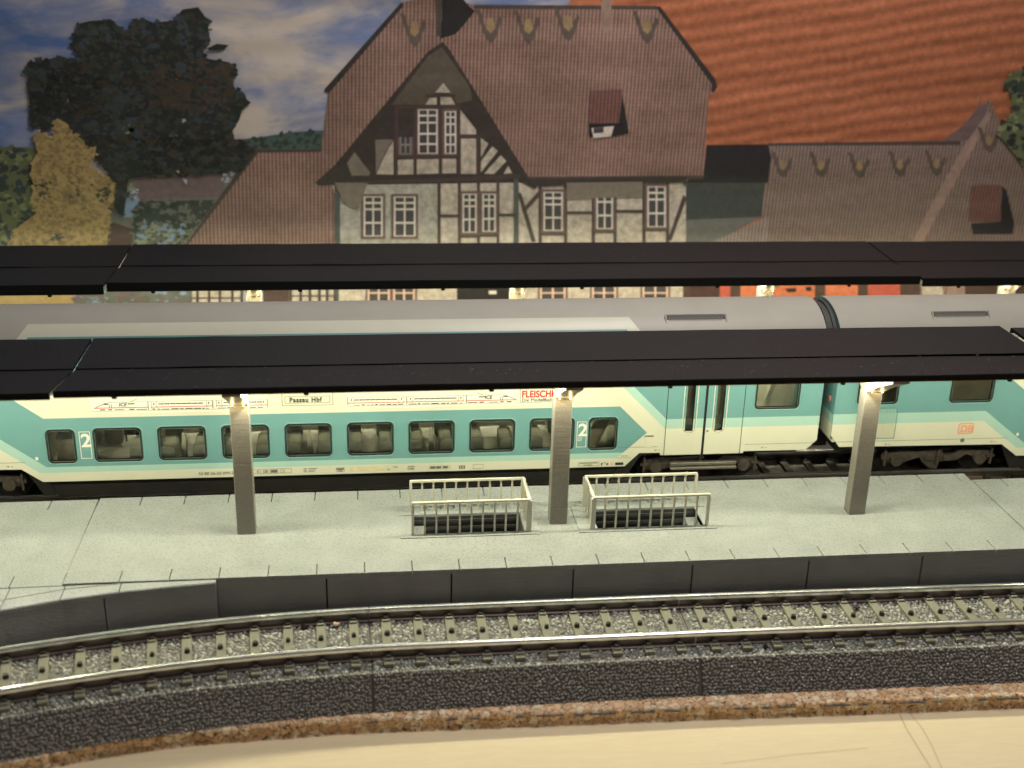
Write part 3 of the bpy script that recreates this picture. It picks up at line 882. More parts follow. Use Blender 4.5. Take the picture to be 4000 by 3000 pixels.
def rounded(x0, x1, z0, z1, r, n=5):
    pts = []
    for cx, cz, a0 in ((x1 - r, z0 + r, -90), (x1 - r, z1 - r, 0), (x0 + r, z1 - r, 90), (x0 + r, z0 + r, 180)):
        for i in range(n + 1):
            a = math.radians(a0 + 90 * i / n); pts.append((cx + r * math.cos(a), cz + r * math.sin(a)))
    return pts

def carriage(label, dx, texts):
    t = thing('double_deck_carriage', label, 'railway carriage', (dx, 0, 0), 'carriages of the standing train')
    # ---- body shell
    bm = bmesh.new()
    prof = [(0.0, -0.41), (0.0, ZR0)]
    NA = 26
    for i in range(1, NA):
        a = math.pi * i / NA
        prof.append((CW / 2 - CW / 2 * math.cos(a), ZR0 + ZRH * math.sin(a)))
    prof += [(CW, ZR0), (CW, -0.41)]
    A = [bm.verts.new((X_L, y, z)) for y, z in prof]; Bv = [bm.verts.new((X_R, y, z)) for y, z in prof]
    for i in range(len(prof) - 1): bm.faces.new((A[i], Bv[i], Bv[i + 1], A[i + 1]))
    def cut(co, no):
        bmesh.ops.bisect_plane(bm, geom=bm.verts[:] + bm.edges[:] + bm.faces[:], dist=1e-5, plane_co=co, plane_no=no)
    INS = 0.045
    zs = {-0.213, -0.087, 0.44, 0.68, 0.655, 0.964, 1.45, 1.62, 2.562, 2.742, -0.122, 2.02}
    xs = {-1.945, 4.0, 11.63, 10.6}
    for a, b, c, d in ALLWIN:
        xs |= {a + INS, b - INS}; zs |= {round(c + INS, 3), round(d - INS, 3)}
    xs |= {11.645, 12.468, 13.292}
    for z in zs: cut((0, 0, z), (0, 0, 1))
    for x in xs: cut((x, 0, 0), (1, 0, 0))
    def cutline(a, b):
        dxx, dz = b[0] - a[0], b[1] - a[1]
        cut((a[0], 0, a[1]), (-dz, 0, dxx))
    for a, b in zip(BOT[:-1], BOT[1:]):
        if abs(b[0] - a[0]) > 1e-6: cutline(a, b)
    for l in (L1, L2, C1, TA, TB, O1, I1, TOPL, TOPR): cutline(*l)
    cutline((-1.10, 2.52), (-1.076, 2.562)); cutline((10.76, 2.52), (10.735, 2.562))
    parts = {'body': MB(), 'roof': MB(), 'door_a': MB(), 'door_b': MB()}
    for f in bm.faces:
        c = f.calc_center_median(); x, y, z = c
        if z < zbot(x): continue
        if z < ZR0 + 0.001 and any(a + INS < x < b - INS and cc + INS < z < d - INS for a, b, cc, d in ALLWIN): continue
        m = livery(x, z)
        key = 'roof' if (m is m_roofgrey) else 'body'
        yo = 0.0
        if y < 0.01 and 11.645 < x < 13.292 and z < 1.95:
            key = 'door_a' if x < 12.468 else 'door_b'; yo = -0.004
        parts[key].add([(v.co.x, v.co.y + yo, v.co.z) for v in f.verts], [tuple(range(len(f.verts)))], m, z > ZR0)
    bm.free()
    # end walls and inner liner
    for x, s in ((X_L, 1), (X_R, -1)):
        pr = [(y, max(z, 0.1)) for y, z in prof]
        parts['body'].add([(x, y, z) for y, z in pr], [tuple(range(len(pr)))], m_teal)
        parts['body'].add([(x - s * 0.004, y, z) for y, z in ((0.02, 0.1), (CW - 0.02, 0.1), (CW - 0.02, 0.44), (0.02, 0.44))], [(0, 1, 2, 3)], m_cream)
        parts['body'].add([(x - s * 0.004, y, z) for y, z in ((0.02, 0.44), (CW - 0.02, 0.44), (CW - 0.02, 0.66), (0.02, 0.66))], [(0, 1, 2, 3)], m_light)
    bo = parts['body'].build('body', t)
    ro = parts['roof'].build('roof', t)
    for o in (bo, ro):
        b2 = bmesh.new(); b2.from_mesh(o.data); bmesh.ops.remove_doubles(b2, verts=b2.verts, dist=1e-4); bmesh.ops.recalc_face_normals(b2, faces=b2.faces); b2.to_mesh(o.data); b2.free()
    # seam lines low on the sides
    for a, b, z in ((X_L + 0.1, -1.35, 0.03), (10.2, 11.5, 0.03), (13.40, 14.9, 0.03)): MB().rect(a, b, z - 0.004, z + 0.004, -0.003, m_inkg).build('panel_seam', bo)
    # ---- doors
    for key, (wa, wb, wc, wd_), edges in (('door_a', WIN_DOOR[0], (11.632, 12.448)), ('door_b', WIN_DOOR[1], (12.488, 13.280))):
        do = parts[key].build('door', t)
        e = MB()
        e.rect(edges[0], edges[0] + (0.012 if key == 'door_a' else 0.0), -0.17, 1.95, -0.0055, m_gap)
        e.rect(12.442, 12.468, -0.17, 1.95, -0.0075, m_gap) if key == 'door_a' else e.rect(12.468, 12.494, -0.17, 1.95, -0.0075, m_gap)
        if key == 'door_b': e.rect(13.284, 13.296, -0.17, 1.95, -0.0055, m_gap)
        e.build('door_gap', do)
        window(do, wa, wb, wc, wd_, 0.125, m_cream, 0.03)
        if key == 'door_b':
            h = MB(); h.cyl_y(12.545, 0.365, 0.022, -0.012, -0.003, m_inkg, 10); h.build('door_button', do)
    # ---- windows
    for a, b, c, d in WIN_LOW + WIN_NARROW: window(t, a, b, c, d, 0.105, m_rim, 0.035)
    for a, b, c, d in WIN_END: window(t, a, b, c, d, 0.10, m_rim, 0.035)
    for a, b, c, d in WIN_UP: window(t, a, b, c, d, 0.10, m_rim2, 0.03)
    # ---- roof vents
    for a, b in ((11.60, 12.85), (17.40 - 20.653, 18.63 - 20.653)):
        v = MB()
        pr = [(0.20, 2.36), (0.50, 2.765), (0.60, 2.765), (0.60, 2.2)]
        v.prism_x(pr, a, b, m_ventdark)
        n = 30
        for i in range(n):
            xa = a + 0.05 + (b - a - 0.10) * i / n
            v.add([(xa, 0.235, 2.39), (xa + 0.014, 0.235, 2.39), (xa + 0.014, 0.487, 2.735), (xa, 0.487, 2.735),
                   (xa, 0.215, 2.405), (xa + 0.014, 0.215, 2.405), (xa + 0.014, 0.467, 2.75), (xa, 0.467, 2.75)],
                  [(4, 5, 6, 7), (0, 4, 7, 3), (1, 2, 6, 5), (0, 1, 5, 4), (3, 7, 6, 2)], m_ventgrey)
        v.prism_x([(0.19, 2.36), (0.17, 2.38), (0.49, 2.80), (0.53, 2.785)], a - 0.03, a, m_roofgrey)
        v.prism_x([(0.19, 2.36), (0.17, 2.38), (0.49, 2.80), (0.53, 2.785)], b, b + 0.03, m_roofgrey)
        v.build('roof_vent', t)
    # ---- ventilation grille at the plain end
    gmb = MB()
    ga, gb, gc, gd = -4.42, -3.945, 0.085, 0.80
    for i in range(13):
        xa = ga + 0.03 + (gb - ga - 0.06) * i / 13
        for z0, z1, m in ((gc + 0.02, 0.44, m_cream), (0.44, 0.68, m_light), (0.68, gd - 0.02, m_light)):
            gmb.box(xa, xa + 0.016, -0.014, -0.001, z0, z1 - 0.001, m)
    for r_ in ((ga, gb, gc, gc + 0.012), (ga, gb, gd - 0.012, gd), (ga, ga + 0.012, gc + 0.013, gd - 0.013), (gb - 0.012, gb, gc + 0.013, gd - 0.013)):
        gmb.box(r_[0], r_[1], -0.012, -0.001, r_[2], r_[3], m_rim2)
    gmb.build('side_grille', t)
    # service flap beside the arrow tip
    fl = MB()
    fl.box(11.20, 11.392, -0.008, 0, 0.060, 0.262, m_cream); fl.box(11.198, 11.392, -0.016, -0.001, 0.270, 0.292, m_inkg)
    fl.box(11.205, 11.39, -0.02, -0.009, 0.03, 0.052, m_white); fl.cyl_y(11.27, 0.15, 0.02, -0.022, -0.009, m_cream, 10)
    fl.build('service_flap', t)
    # ---- interior
    it = MB()
    it.box(-1.0, 10.75, 0.03, CW - 0.03, -0.36, -0.24, m_interior)
    it.box(-1.0, 10.75, 0.03, CW - 0.03, 1.02, 1.10, m_inwall)
    it.box(X_L + 0.05, -1.05, 0.03, CW - 0.03, 0.02, 0.12, m_interior); it.box(10.8, X_R - 0.05, 0.03, CW - 0.03, 0.02, 0.12, m_interior)
    it.box(-1.04, 10.78, CW - 0.10, CW - 0.06, -0.24, 0.10, m_interior); it.box(-1.04, 10.78, CW - 0.10, CW - 0.06, 0.66, 1.02, m_inwall)
    for k in range(0, 10):
        it.box(-0.30 + (k - 0) * 1.25 - 0.0 - 0.0, -0.30 + k * 1.25 + 0.28, CW - 0.11, CW - 0.05, 0.10, 0.66, m_inwall)
    it.box(-0.10, 10.0, CW - 0.32, CW - 0.12, 0.52, 0.56, m_inwall)            # luggage rack
    it.box(-0.30, -0.22, 0.05, CW - 0.1, -0.24, 1.02, m_interior); it.box(9.80, 9.87, 0.05, CW - 0.1, -0.24, 1.02, m_interior)
    it.box(-1.05, -1.0, 0.03, CW - 0.05, -0.36, 1.4, m_interior); it.box(10.75, 10.8, 0.03, CW - 0.05, -0.36, 1.4, m_interior)
    it.prism_y([(13.1, 0.12), (13.9, 0.12), (14.3, 1.5), (13.1, 1.5)], 0.9, 1.0, m_seat)
    it.box(13.0, 14.9, 1.4, 1.45, 0.12, 1.9, m_interior)
    it.box(11.6, 13.1, 1.3, 1.35, 0.12, 1.9, m_seat_b)
    it.prism_y([(9.95, -0.24), (10.72, -0.24), (10.72, 0.95)], 0.75, 0.85, m_seat_b)      # stair up
    it.prism_y([(10.25, -0.24), (10.60, -0.24), (10.72, 0.6), (10.60, 0.6)], 0.45, 0.50, m_seat)
    it.prism_y([(-0.88, -0.24), (-0.4, -0.24), (-0.4, 0.9), (-0.88, 0.3)], 0.6, 0.7, m_seat_b)
    it.box(X_L + 0.1, -1.2, 1.1, 1.15, 0.12, 1.9, m_seat_b)
    io = it.build('interior', t)
    for k in range(1, 9):
        c = (k - 1) * 1.25 + 0.473
        for y0, z1, mm, offs in ((0.10, 0.27, m_seat, ((-0.50, -0.17), (0.18, 0.46))), (1.42, 0.46, m_seat_b, ((-0.56, -0.20), (0.14, 0.50)))):
            if k == 1 and y0 < 1: offs = (offs[1],)
            for q, (a, b) in enumerate(offs):
                if k in (3, 7) and q == 1 and y0 > 1: continue
                s = MB()
                s.prism_y(rounded(c + a, c + b, -0.24, z1 + rnd.uniform(-0.03, 0.02), 0.09, 3), y0, y0 + 0.62, mm)
                s.build('seat', io)
        if k in (2, 4, 6):
            w = MB(); w.prism_y([(c - 0.06, -0.24), (c + 0.10, -0.24), (c + 0.02, 0.50), (c - 0.03, 0.50)] if k != 2 else [(c - 0.09, -0.24), (c + 0.05, -0.24), (c + 0.03, 0.50), (c - 0.03, 0.50)], 0.22, 0.30, m_cream)
            w.build('partition', io)
        if k == 1:
            w = MB(); w.box(c - 0.07, c + 0.24, 1.0, 1.04, 0.14, 0.42, m_dark); w.box(c - 0.05, c - 0.02, 0.98, 1.02, 0.0, 0.14, m_dark); w.box(c + 0.19, c + 0.22, 0.98, 1.02, 0.0, 0.14, m_dark)
            w.build('folding_table', io)
    # ---- underframe and bogies
    u = MB()
    u.prism_y([(-0.98, -0.40), (10.74, -0.40), (10.55, -0.80), (-0.80, -0.80)], 0.10, CW - 0.10, m_dark)
    u.box(X_L + 0.3, -1.3, 0.4, CW - 0.4, -0.35, -0.10, m_dark); u.box(11.1, 14.7, 0.4, CW - 0.4, -0.35, -0.12, m_dark)
    u.prism_y([(10.70, -0.40), (10.82, -0.404), (11.12, -0.112), (11.40, -0.12), (11.40, -0.2), (11.15, -0.2), (10.84, -0.75), (10.6, -0.75)], 0.08, 0.16, m_dark)
    u.prism_y([(-1.06, -0.404), (-0.95, -0.40), (-0.85, -0.75), (-1.08, -0.75), (-1.38, -0.2), (-1.44, -0.12)], 0.08, 0.16, m_dark)
    u.prism_x([(0.9, -0.45), (1.44, -0.45), (1.44, -0.12), (0.9, -0.12)], X_R - 0.3, X_R + 0.14, m_dark)
    u.prism_x([(0.9, -0.45), (1.44, -0.45), (1.44, -0.12), (0.9, -0.12)], X_L - 0.14, X_L + 0.3, m_dark)
    u.build('underframe', t)
    for ax, plain in (((11.547, 13.476), False), ((16.95 - 20.653, 18.88 - 20.653), True)):
        b = MB()
        c = (ax[0] + ax[1]) / 2; hw = (ax[1] - ax[0]) / 2
        yo = 0.26
        b.prism_y([(ax[0] - 0.30, -0.50), (ax[0] - 0.25, -0.62), (ax[0] + 0.20, -0.62), (c - 0.42, -0.50), (c - 0.30, -0.66), (c - 0.12, -0.78), (c + 0.02, -0.80), (c + 0.06, -0.62), (c + 0.45, -0.60),
                   (ax[1] - 0.30, -0.46), (ax[1] + 0.15, -0.62), (ax[1] + 0.33, -0.55), (ax[1] + 0.30, -0.38), (ax[1] - 0.1, -0.36), (ax[1] - 0.45, -0.34), (c + 0.35, -0.46),
                   (c + 0.12, -0.46), (c + 0.08, -0.32), (c - 0.5, -0.36), (ax[0] + 0.1, -0.34), (ax[0] - 0.27, -0.40)], yo, yo + 0.12, m_bogie)
        b.box(c - 0.03, c + 0.03, yo - 0.04, yo, -0.66, -0.30, m_bogie)
        b.box(c - 0.28, c - 0.10, yo - 0.05, yo + 0.02, -0.56, -0.44, m_bogie); b.box(c + 0.14, c + 0.30, yo - 0.05, yo + 0.02, -0.58, -0.46, m_bogie)
        for a_ in ax:
            sg = 1 if a_ > c else -1
            b.box(a_ + sg * 0.24, a_ + sg * 0.28, yo - 0.06, yo, -0.68, -0.30, m_bogie)
            b.box(a_ + sg * 0.17, a_ + sg * 0.34, yo - 0.05, yo - 0.01, -0.52, -0.46, m_bogie)
            b.cyl_y(a_, -0.55, 0.13, yo - 0.08, yo + 0.02, m_bogie, 12)
        b.box(c - 0.5, c + 0.5, 0.4, CW - 0.4, -0.60, -0.30, m_dark)
        b.box(ax[0] - 0.3, ax[1] + 0.3, CW - yo - 0.12, CW - yo, -0.6, -0.36, m_bogie)
        bg_ = b.build('bogie', t)
        if not plain:
            s = MB()
            s.cbox(ax[0] + 0.29, ax[1] - 0.19, 0.10, 0.20, -0.475, -0.410, m_step, 0.012)
            s.cbox(ax[0] + 0.29, ax[1] - 0.19, 0.06, 0.22, -0.56, -0.505, m_step, 0.012)
            s.build('door_step', bg_)
        for a_ in ax:
            for yy, sg in ((0.50, 1), (CW - 0.50, -1)):
                w = MB()
                y0, y1 = (yy, yy + 0.14 * sg)
                w.cyl_y(a_, -0.57, 0.38, min(y0, y1), max(y0, y1), m_wheel, 36)
                w.cyl_y(a_, -0.57, 0.30, yy - 0.02 * sg if sg > 0 else yy, yy if sg > 0 else yy + 0.02, m_dark, 28)
                w.cyl_y(a_, -0.57, 0.10, yy - 0.05 if sg > 0 else yy, yy if sg > 0 else yy + 0.05, m_wheel, 14)
                w.build('wheel', bg_)
    # ---- gangway bellows on the right end
    be = MB()
    nrib = 4
    for i in range(nrib):
        xa = X_R + 0.006 + i * 0.073; sh = 0.02 if i % 2 else 0.06
        pr = []
        for j in range(0, NA + 1):
            a = math.pi * j / NA
            pr.append((CW / 2 - (CW / 2 - 0.16 - sh) * math.cos(a), ZR0 - 0.1 + (ZRH + 0.06 - sh) * math.sin(a)))
        pr = [(0.62, 0.15), (0.62, 1.5)] + pr[3:-3] + [(CW - 0.62, 1.5), (CW - 0.62, 0.15)]
        be.prism_x(pr, xa, xa + 0.071, mat('gangway_rubber', (0.075, 0.073, 0.07), 0.6))
    be.build('gangway_bellows', t)
    lampm = MB()
    for y in (0.30, CW - 0.30):
        vs = [(X_L - 0.03, y + 0.055 * math.cos(a * math.pi / 6), 0.92 + 0.075 * math.sin(a * math.pi / 6)) for a in range(12)]
        vs2 = [(X_L, v[1], v[2]) for v in vs]
        lampm.add(vs + vs2, [tuple(range(11, -1, -1))] + [(i, (i + 1) % 12, 12 + (i + 1) % 12, 12 + i) for i in range(12)], m_lamp)
    lampm.build('tail_lamp', t)
    decals(t, bo, texts)
    return t

def window(parent, a, b, c, d, r, rim, rw):
    """moulded rim, black rubber gasket and glass pane"""
    o1 = rounded(a - 0.028, b + 0.028, c - 0.034, d + 0.024, r + 0.02); o2 = rounded(a, b, c, d, r)
    o3 = rounded(a + 0.040, b - 0.040, c + 0.040, d - 0.040, max(0.03, r - 0.03)); o4 = rounded(a + 0.044, b - 0.044, c + 0.044, d - 0.044, max(0.03, r - 0.034))
    n = len(o1)
    f = MB()
    def ring(p, q, yp, yq, m):
        f.add([(x, yp, z) for x, z in p] + [(x, yq, z) for x, z in q], [(i, (i + 1) % n, n + (i + 1) % n, n + i) for i in range(n)], m)
    ring(o1, rounded(a - 0.012, b + 0.012, c - 0.014, d + 0.010, r + 0.01), -0.001, -0.012, m_rim2 if rim is not m_cream else m_cream)
    ring(rounded(a - 0.012, b + 0.012, c - 0.014, d + 0.010, r + 0.01), o2, -0.012, -0.004, rim)
    ring(o2, o3, -0.0045, -0.002, m_rubber)
    ring(o3, o4, -0.002, 0.07, m_rubber)
    fo = f.build('window', parent)
    p = MB(); o5 = rounded(a + 0.03, b - 0.03, c + 0.03, d - 0.03, max(0.03, r - 0.03))
    p.add([(x, 0.045, z) for x, z in o5], [tuple(range(len(o5)))], m_glass)
    p.build('pane', fo if parent.parent is None else parent)
    return fo

def outline(mb, x0, x1, z0, z1, w, m, y):
    mb.rect(x0, x1, z0, z0 + w, y, m); mb.rect(x0, x1, z1 - w, z1, y, m)
    mb.rect(x0, x0 + w, z0 + w, z1 - w, y, m); mb.rect(x1 - w, x1, z0 + w, z1 - w, y, m)

def ice(mb, x0, d, zt_, wagons):
    """little printed express train: power car nose at x0, running in direction d"""
    Y1, Y2, Y3 = -0.0075, -0.0095, -0.0115
    zb = 1.098; h = zt_ - 1.13
    def rc(a, b, z0, z1, y, m):
        a, b = x0 + d * a, x0 + d * b
        mb.rect(min(a, b), max(a, b), z0, z1, y, m)
    def pl(pts, y, m):
        p = [(x0 + d * a, z) for a, z in pts]
        mb.poly(p if d > 0 else p[::-1], y, m)
    L_ = wagons[-1][1]
    pl([(0, 1.16), (0.10, 1.215), (0.24, 1.275), (0.36, 1.285), (1.08, 1.285), (1.08, 1.13), (0.05, 1.13)], Y1, m_white)
    pl([(0.0, 1.150), (0.0, 1.158), (0.10, 1.215), (0.24, 1.275), (0.36, 1.289), (0.36, 1.279), (0.25, 1.266), (0.11, 1.205)], Y3, m_inkg)
    rc(0.36, 1.08, 1.281, 1.288, Y2, m_inkg)
    rc(0.02, 1.05, 1.160, 1.176, Y3, m_red)
    rc(0.20, 0.29, 1.235, 1.258, Y3, m_ink); rc(0.66, 0.79, 1.235, 1.258, Y3, m_ink); rc(0.30, 0.312, 1.165, 1.245, Y3, m_inkg); rc(0.34, 0.352, 1.165, 1.245, Y3, m_inkg)
    for a, b in ((0.12, 0.22), (0.28, 0.35), (0.40, 0.58), (0.68, 0.78), (0.82, 1.02)): rc(a, b, 1.118, 1.132 + 0.008 * (b - a < 0.15), Y3, m_ink)
    rc(1.04, 1.055, 1.115, 1.29, Y3, m_inkg)
    pl([(0.72, 1.29), (0.84, 1.335), (0.845, 1.343), (0.83, 1.341), (0.70, 1.292)], Y3, m_inkg)
    for a, b in wagons:
        rc(a, b, 1.125, 1.285, Y1, m_white); rc(a, b, 1.282, 1.288, Y2, m_inkg)
        rc(a + 0.02, b, 1.160, 1.174, Y3, m_red)
        rc(a + 0.03, a + 0.036, 1.14, 1.28, Y3, m_inkg); rc(a + 0.13, a + 0.136, 1.14, 1.28, Y3, m_inkg); rc(a + 0.07, a + 0.09, 1.215, 1.255, Y3, m_ink)
        x = a + 0.17
        while x < b - 0.20:
            rc(x, x + 0.07, 1.222, 1.242, Y3, m_ink); rc(x + 0.075, x + 0.095, 1.216, 1.248, Y3, m_ink); x += 0.108
        rc(b - 0.13, b - 0.124, 1.14, 1.28, Y3, m_inkg); rc(b - 0.09, b - 0.07, 1.215, 1.255, Y3, m_ink); rc(b - 0.012, b, 1.115, 1.29, Y3, m_inkg)
        x = a + 0.05
        while x < b - 0.1:
            w = rnd.uniform(0.04, 0.16); rc(x, min(x + w, b), 1.112, 1.124 + rnd.uniform(0, 0.012), Y3, m_ink if rnd.random() < 0.6 else m_inkg); x += w + rnd.uniform(0.02, 0.05)
    rc(-0.06, L_, zb - 0.004, zb + 0.002, Y3, m_inkg)

def class2(par, x0, x1, z0, z1, kind):
    mb = MB(); outline(mb, x0, x1, z0, z1, 0.014, m_white, -0.006)
    if kind: 
        outline(mb, x0 + 0.03, x0 + 0.11, z0 + 0.15, z0 + 0.225, 0.01, m_white, -0.006)
        mb.add([(x0 + 0.04, -0.006, z0 + 0.16), (x0 + 0.052, -0.006, z0 + 0.16), (x0 + 0.10, -0.006, z0 + 0.215), (x0 + 0.09, -0.006, z0 + 0.215)], [(0, 1, 2, 3)], m_white)
    else:
        mb.rect(x0 + 0.02, x1 - 0.02, z0 + 0.165, z0 + 0.25, -0.006, m_rim)
        outline(mb, x0 + 0.03, x0 + 0.10, z0 + 0.175, z0 + 0.24, 0.012, m_teal, -0.008)
        mb.add([(x0 + 0.12, -0.008, z0 + 0.18), (x0 + 0.14, -0.008, z0 + 0.18), (x0 + 0.19, -0.008, z0 + 0.235), (x0 + 0.17, -0.008, z0 + 0.235)], [(0, 1, 2, 3)], m_teal)
    o = mb.build('class_sign', par)
    text('2', x0 + 0.028, z0 + 0.262, 0.275, m_white, par, -0.006, 'class_numeral', 1.0, 0.010)

def decals(t, bo, full):
    class2(bo, -0.262, -0.045, 0.083, 0.672, 0); class2(bo, 9.745, 9.958, 0.060, 0.645, 1)
    mb = MB(); mb.rect(-1.145, -1.085, 0.075, 0.145, -0.006, m_white); mb.build('white_patch', bo)
    # rounded logo with two letters
    mb = MB()
    pts = rounded(-2.512, -2.158, 0.150, 0.408, 0.045); mb.poly(pts, -0.005, m_pinkred)
    pts = rounded(-2.490, -2.180, 0.172, 0.386, 0.03); mb.poly(pts, -0.0065, m_peach)
    lg = mb.build('railway_logo', bo)
    text('DB', -2.462, 0.200, 0.155, m_pinkred, bo, -0.009, 'lettering', 1.0, 0.004)
    mb = MB(); mb.cyl_y(-2.37, 0.0, 0.05, -0.005, -0.002, m_inkg, 12); mb.build('socket_cap', bo)
    for x in (-4.15, -1.72, 11.42, 13.75):
        mb = MB(); mb.rect(x, x + 0.07, -0.048, -0.040, -0.005, m_inkg); mb.rect(x + 0.03, x + 0.045, -0.07, -0.048, -0.005, m_inkg); mb.rect(x + 0.10, x + 0.125, -0.062, -0.044, -0.005, m_inkg)
        mb.build('lifting_mark', bo)
    # small technical lettering along the skirt
    sk = MB()
    y = -0.005
    outline(sk, 2.98, 3.862, -0.352, -0.247, 0.006, m_inkg, y)
    for x in (3.235, 3.42, 3.58, 3.72): sk.rect(x, x + 0.005, -0.347, -0.252, y, m_inkg)
    sk.rect(3.44, 3.57, -0.335, -0.270, y, m_inkg)
    outline(sk, 3.635, 3.70, -0.335, -0.27, 0.006, m_inkg, y)
    for i in range(3):
        sk.rect(4.10, 4.17, -0.272 - i * 0.035, -0.258 - i * 0.035, y, m_inkg); sk.rect(4.20, 4.38 - 0.03 * i, -0.272 - i * 0.035, -0.258 - i * 0.035, y, m_inkg)
    outline(sk, 4.760, 4.930, -0.355, -0.262, 0.006, m_inkg, y); sk.rect(4.77, 4.92, -0.315, -0.275, y, m_inkg); sk.rect(4.80, 4.89, -0.345, -0.325, y, m_inkg)
    outline(sk, 6.689, 7.105, -0.345, -0.285, 0.006, m_inkg, y)
    for x in (6.70, 6.82, 6.96): sk.rect(x, x + 0.10, -0.335, -0.295, y, m_inkg)
    for i in range(4): sk.rect(7.293 + i * 0.035, 7.315 + i * 0.035, -0.365, -0.285, y, m_inkg)
    outline(sk, 7.588, 7.801, -0.372, -0.272, 0.006, m_inkg, y)
    outline(sk, 9.814, 10.255, -0.378, -0.285, 0.006, m_inkg, y)
    sk.rect(9.84, 10.22, -0.318, -0.302, y, m_inkg)
    sk.rect(10.604, 10.779, -0.375, -0.312, y, m_ink)
    for i in range(9):
        a = math.pi * i / 8; x, z = 10.365 - 0.055 * math.cos(a), -0.36 + 0.05 * math.sin(a)
        sk.rect(x - 0.008, x + 0.008, z - 0.007, z + 0.007, y, m_ink)
    for x in (10.29, 10.42): sk.add([(x, y, -0.375), (x + 0.012, y, -0.375), (x + 0.04, y, -0.315), (x + 0.028, y, -0.315)], [(0, 1, 2, 3)], m_ink); sk.add([(x + 0.03, y, -0.375), (x + 0.042, y, -0.375), (x + 0.012, y, -0.315), (x, y, -0.315)], [(0, 1, 2, 3)], m_ink)
    sk.rect(10.63, 10.93, -0.213, -0.207, y, m_inkg); sk.rect(10.72, 10.87, -0.172, -0.160, y, m_inkg)
    sk.cyl_y(10.535, -0.335, 0.034, -0.0035, -0.001, m_pinkred, 14); sk.cyl_y(10.535, -0.335, 0.024, -0.006, -0.004, m_cream, 14); sk.rect(10.528, 10.542, -0.352, -0.318, -0.0075, m_pinkred)
    sk.build('skirt_markings', bo)
    sk = MB(); sk.rect(5.05, 5.75, -0.36, -0.25, -0.0025, m_orangeledge); sk.build('yellowed_patch', bo)
    if full:
        text('50 80 26-35 099-2', 1.995, -0.345, 0.062, m_inkg, bo, -0.006, space=1.05)
        text('DB', 3.285, -0.33, 0.062, m_inkg, bo, -0.006, sx=0.85)
        text('0', 3.16, -0.33, 0.062, m_inkg, bo, -0.006)
        text('20,00m', 5.87 + 0.36, -0.292, 0.034, m_inkg, bo, -0.006); text('26,80m', 6.22, -0.345, 0.034, m_inkg, bo, -0.006)
        text('85t', 5.80, -0.345, 0.034, m_inkg, bo, -0.006); text('P 65t', 5.92, -0.296, 0.034, m_inkg, bo, -0.006)
        text('verboten', 9.92, -0.365, 0.036, m_inkg, bo, -0.006)
        st = MB()
        st.rect(0.012, 3.452, 1.043, 1.42, -0.004, m_sticker); st.rect(5.002, 9.692, 1.043, 1.42, -0.004, m_sticker)
        st.build('sticker', bo)
        tr = MB()
        ice(tr, 0.076, 1, 1.29, [(1.08, 2.30), (2.34, 3.37)])
        ice(tr, 8.477, -1, 1.29, [(1.08, 2.265), (2.285, 3.45)])
        for a, b, c in ((2.40, 3.44, 0), ):
            pass
        tr.build('printed_express_train', bo)
        text('ICE', 0.56, 1.200, 0.072, m_ink, bo, -0.0125, shear=0.25, bold=0.002)
        text('ICE', 7.80, 1.202, 0.072, m_ink, bo, -0.0125, shear=0.25, bold=0.002)
        pb = MB(); outline(pb, 3.728, 4.742, 1.133, 1.42, 0.009, m_inkg, -0.006); outline(pb, 3.786, 4.682, 1.185, 1.335, 0.009, m_inkg, -0.006)
        pb.build('destination_frame', bo)
        text('Passau Hbf', 3.875, 1.210, 0.100, m_ink, bo, -0.0075, sx=0.86, bold=0.004, space=1.18)
        fb = MB(); outline(fb, 8.533, 9.64, 1.097, 1.42, 0.009, m_inkg, -0.006); fb.build('advert_frame', bo)
        text('FLEISCHMANN', 8.565, 1.215, 0.145, m_red, bo, -0.0085, sx=0.79, bold=0.006, space=1.04)
        text('Die Modellbahn', 8.568, 1.122, 0.070, m_ink, bo, -0.0085, sx=1.07)

car1 = carriage('mint and cream double deck carriage with express train adverts, behind the stairwells', 0.0, True)
car2 = carriage('mint and cream double deck carriage with red square logo, beyond the right pillar', 20.653, False)

m_rearsleeper = mat('dark_sleeper', (0.035, 0.03, 0.03), 0.45)
# rails, sleepers and ballast under the train
def cf_tr(x): return Vector((x, 1.17)), Vector((0, 1))
make_track('dark ballasted track beneath the double deck train', -12.0, 36.0, [-6 + 0.55 * k for k in range(56)], straight(1.17, -12.0, 36.0, 3.0), cf_tr, stones=False, group='rear tracks', sm=m_rearsleeper)
tb = MB()
o_ = MB()
for i in range(int((21 - 10.5) / 0.075)):
    for j in range(12):
        x = 10.5 + i * 0.075 + rnd.uniform(-0.02, 0.02); o = -1.22 + j * 0.062 + rnd.uniform(-0.02, 0.02)
        stone(o_, (x, 1.17 + o, bed_z(o) + rnd.uniform(-0.012, 0.012)), 0.036, m_stone_d)
for i in range(int(5.5 / 0.075)):
    for j in range(12):
        x = -3.5 + i * 0.075 + rnd.uniform(-0.02, 0.02); o = -1.22 + j * 0.062 + rnd.uniform(-0.02, 0.02)
        stone(o_, (x, 1.17 + o, bed_z(o) + rnd.uniform(-0.012, 0.012)), 0.036, m_stone_a)
rear_track = [o for o in bpy.data.objects if o.get('group') == 'rear tracks'][0]
o_.build('ballast_stones', rear_track)

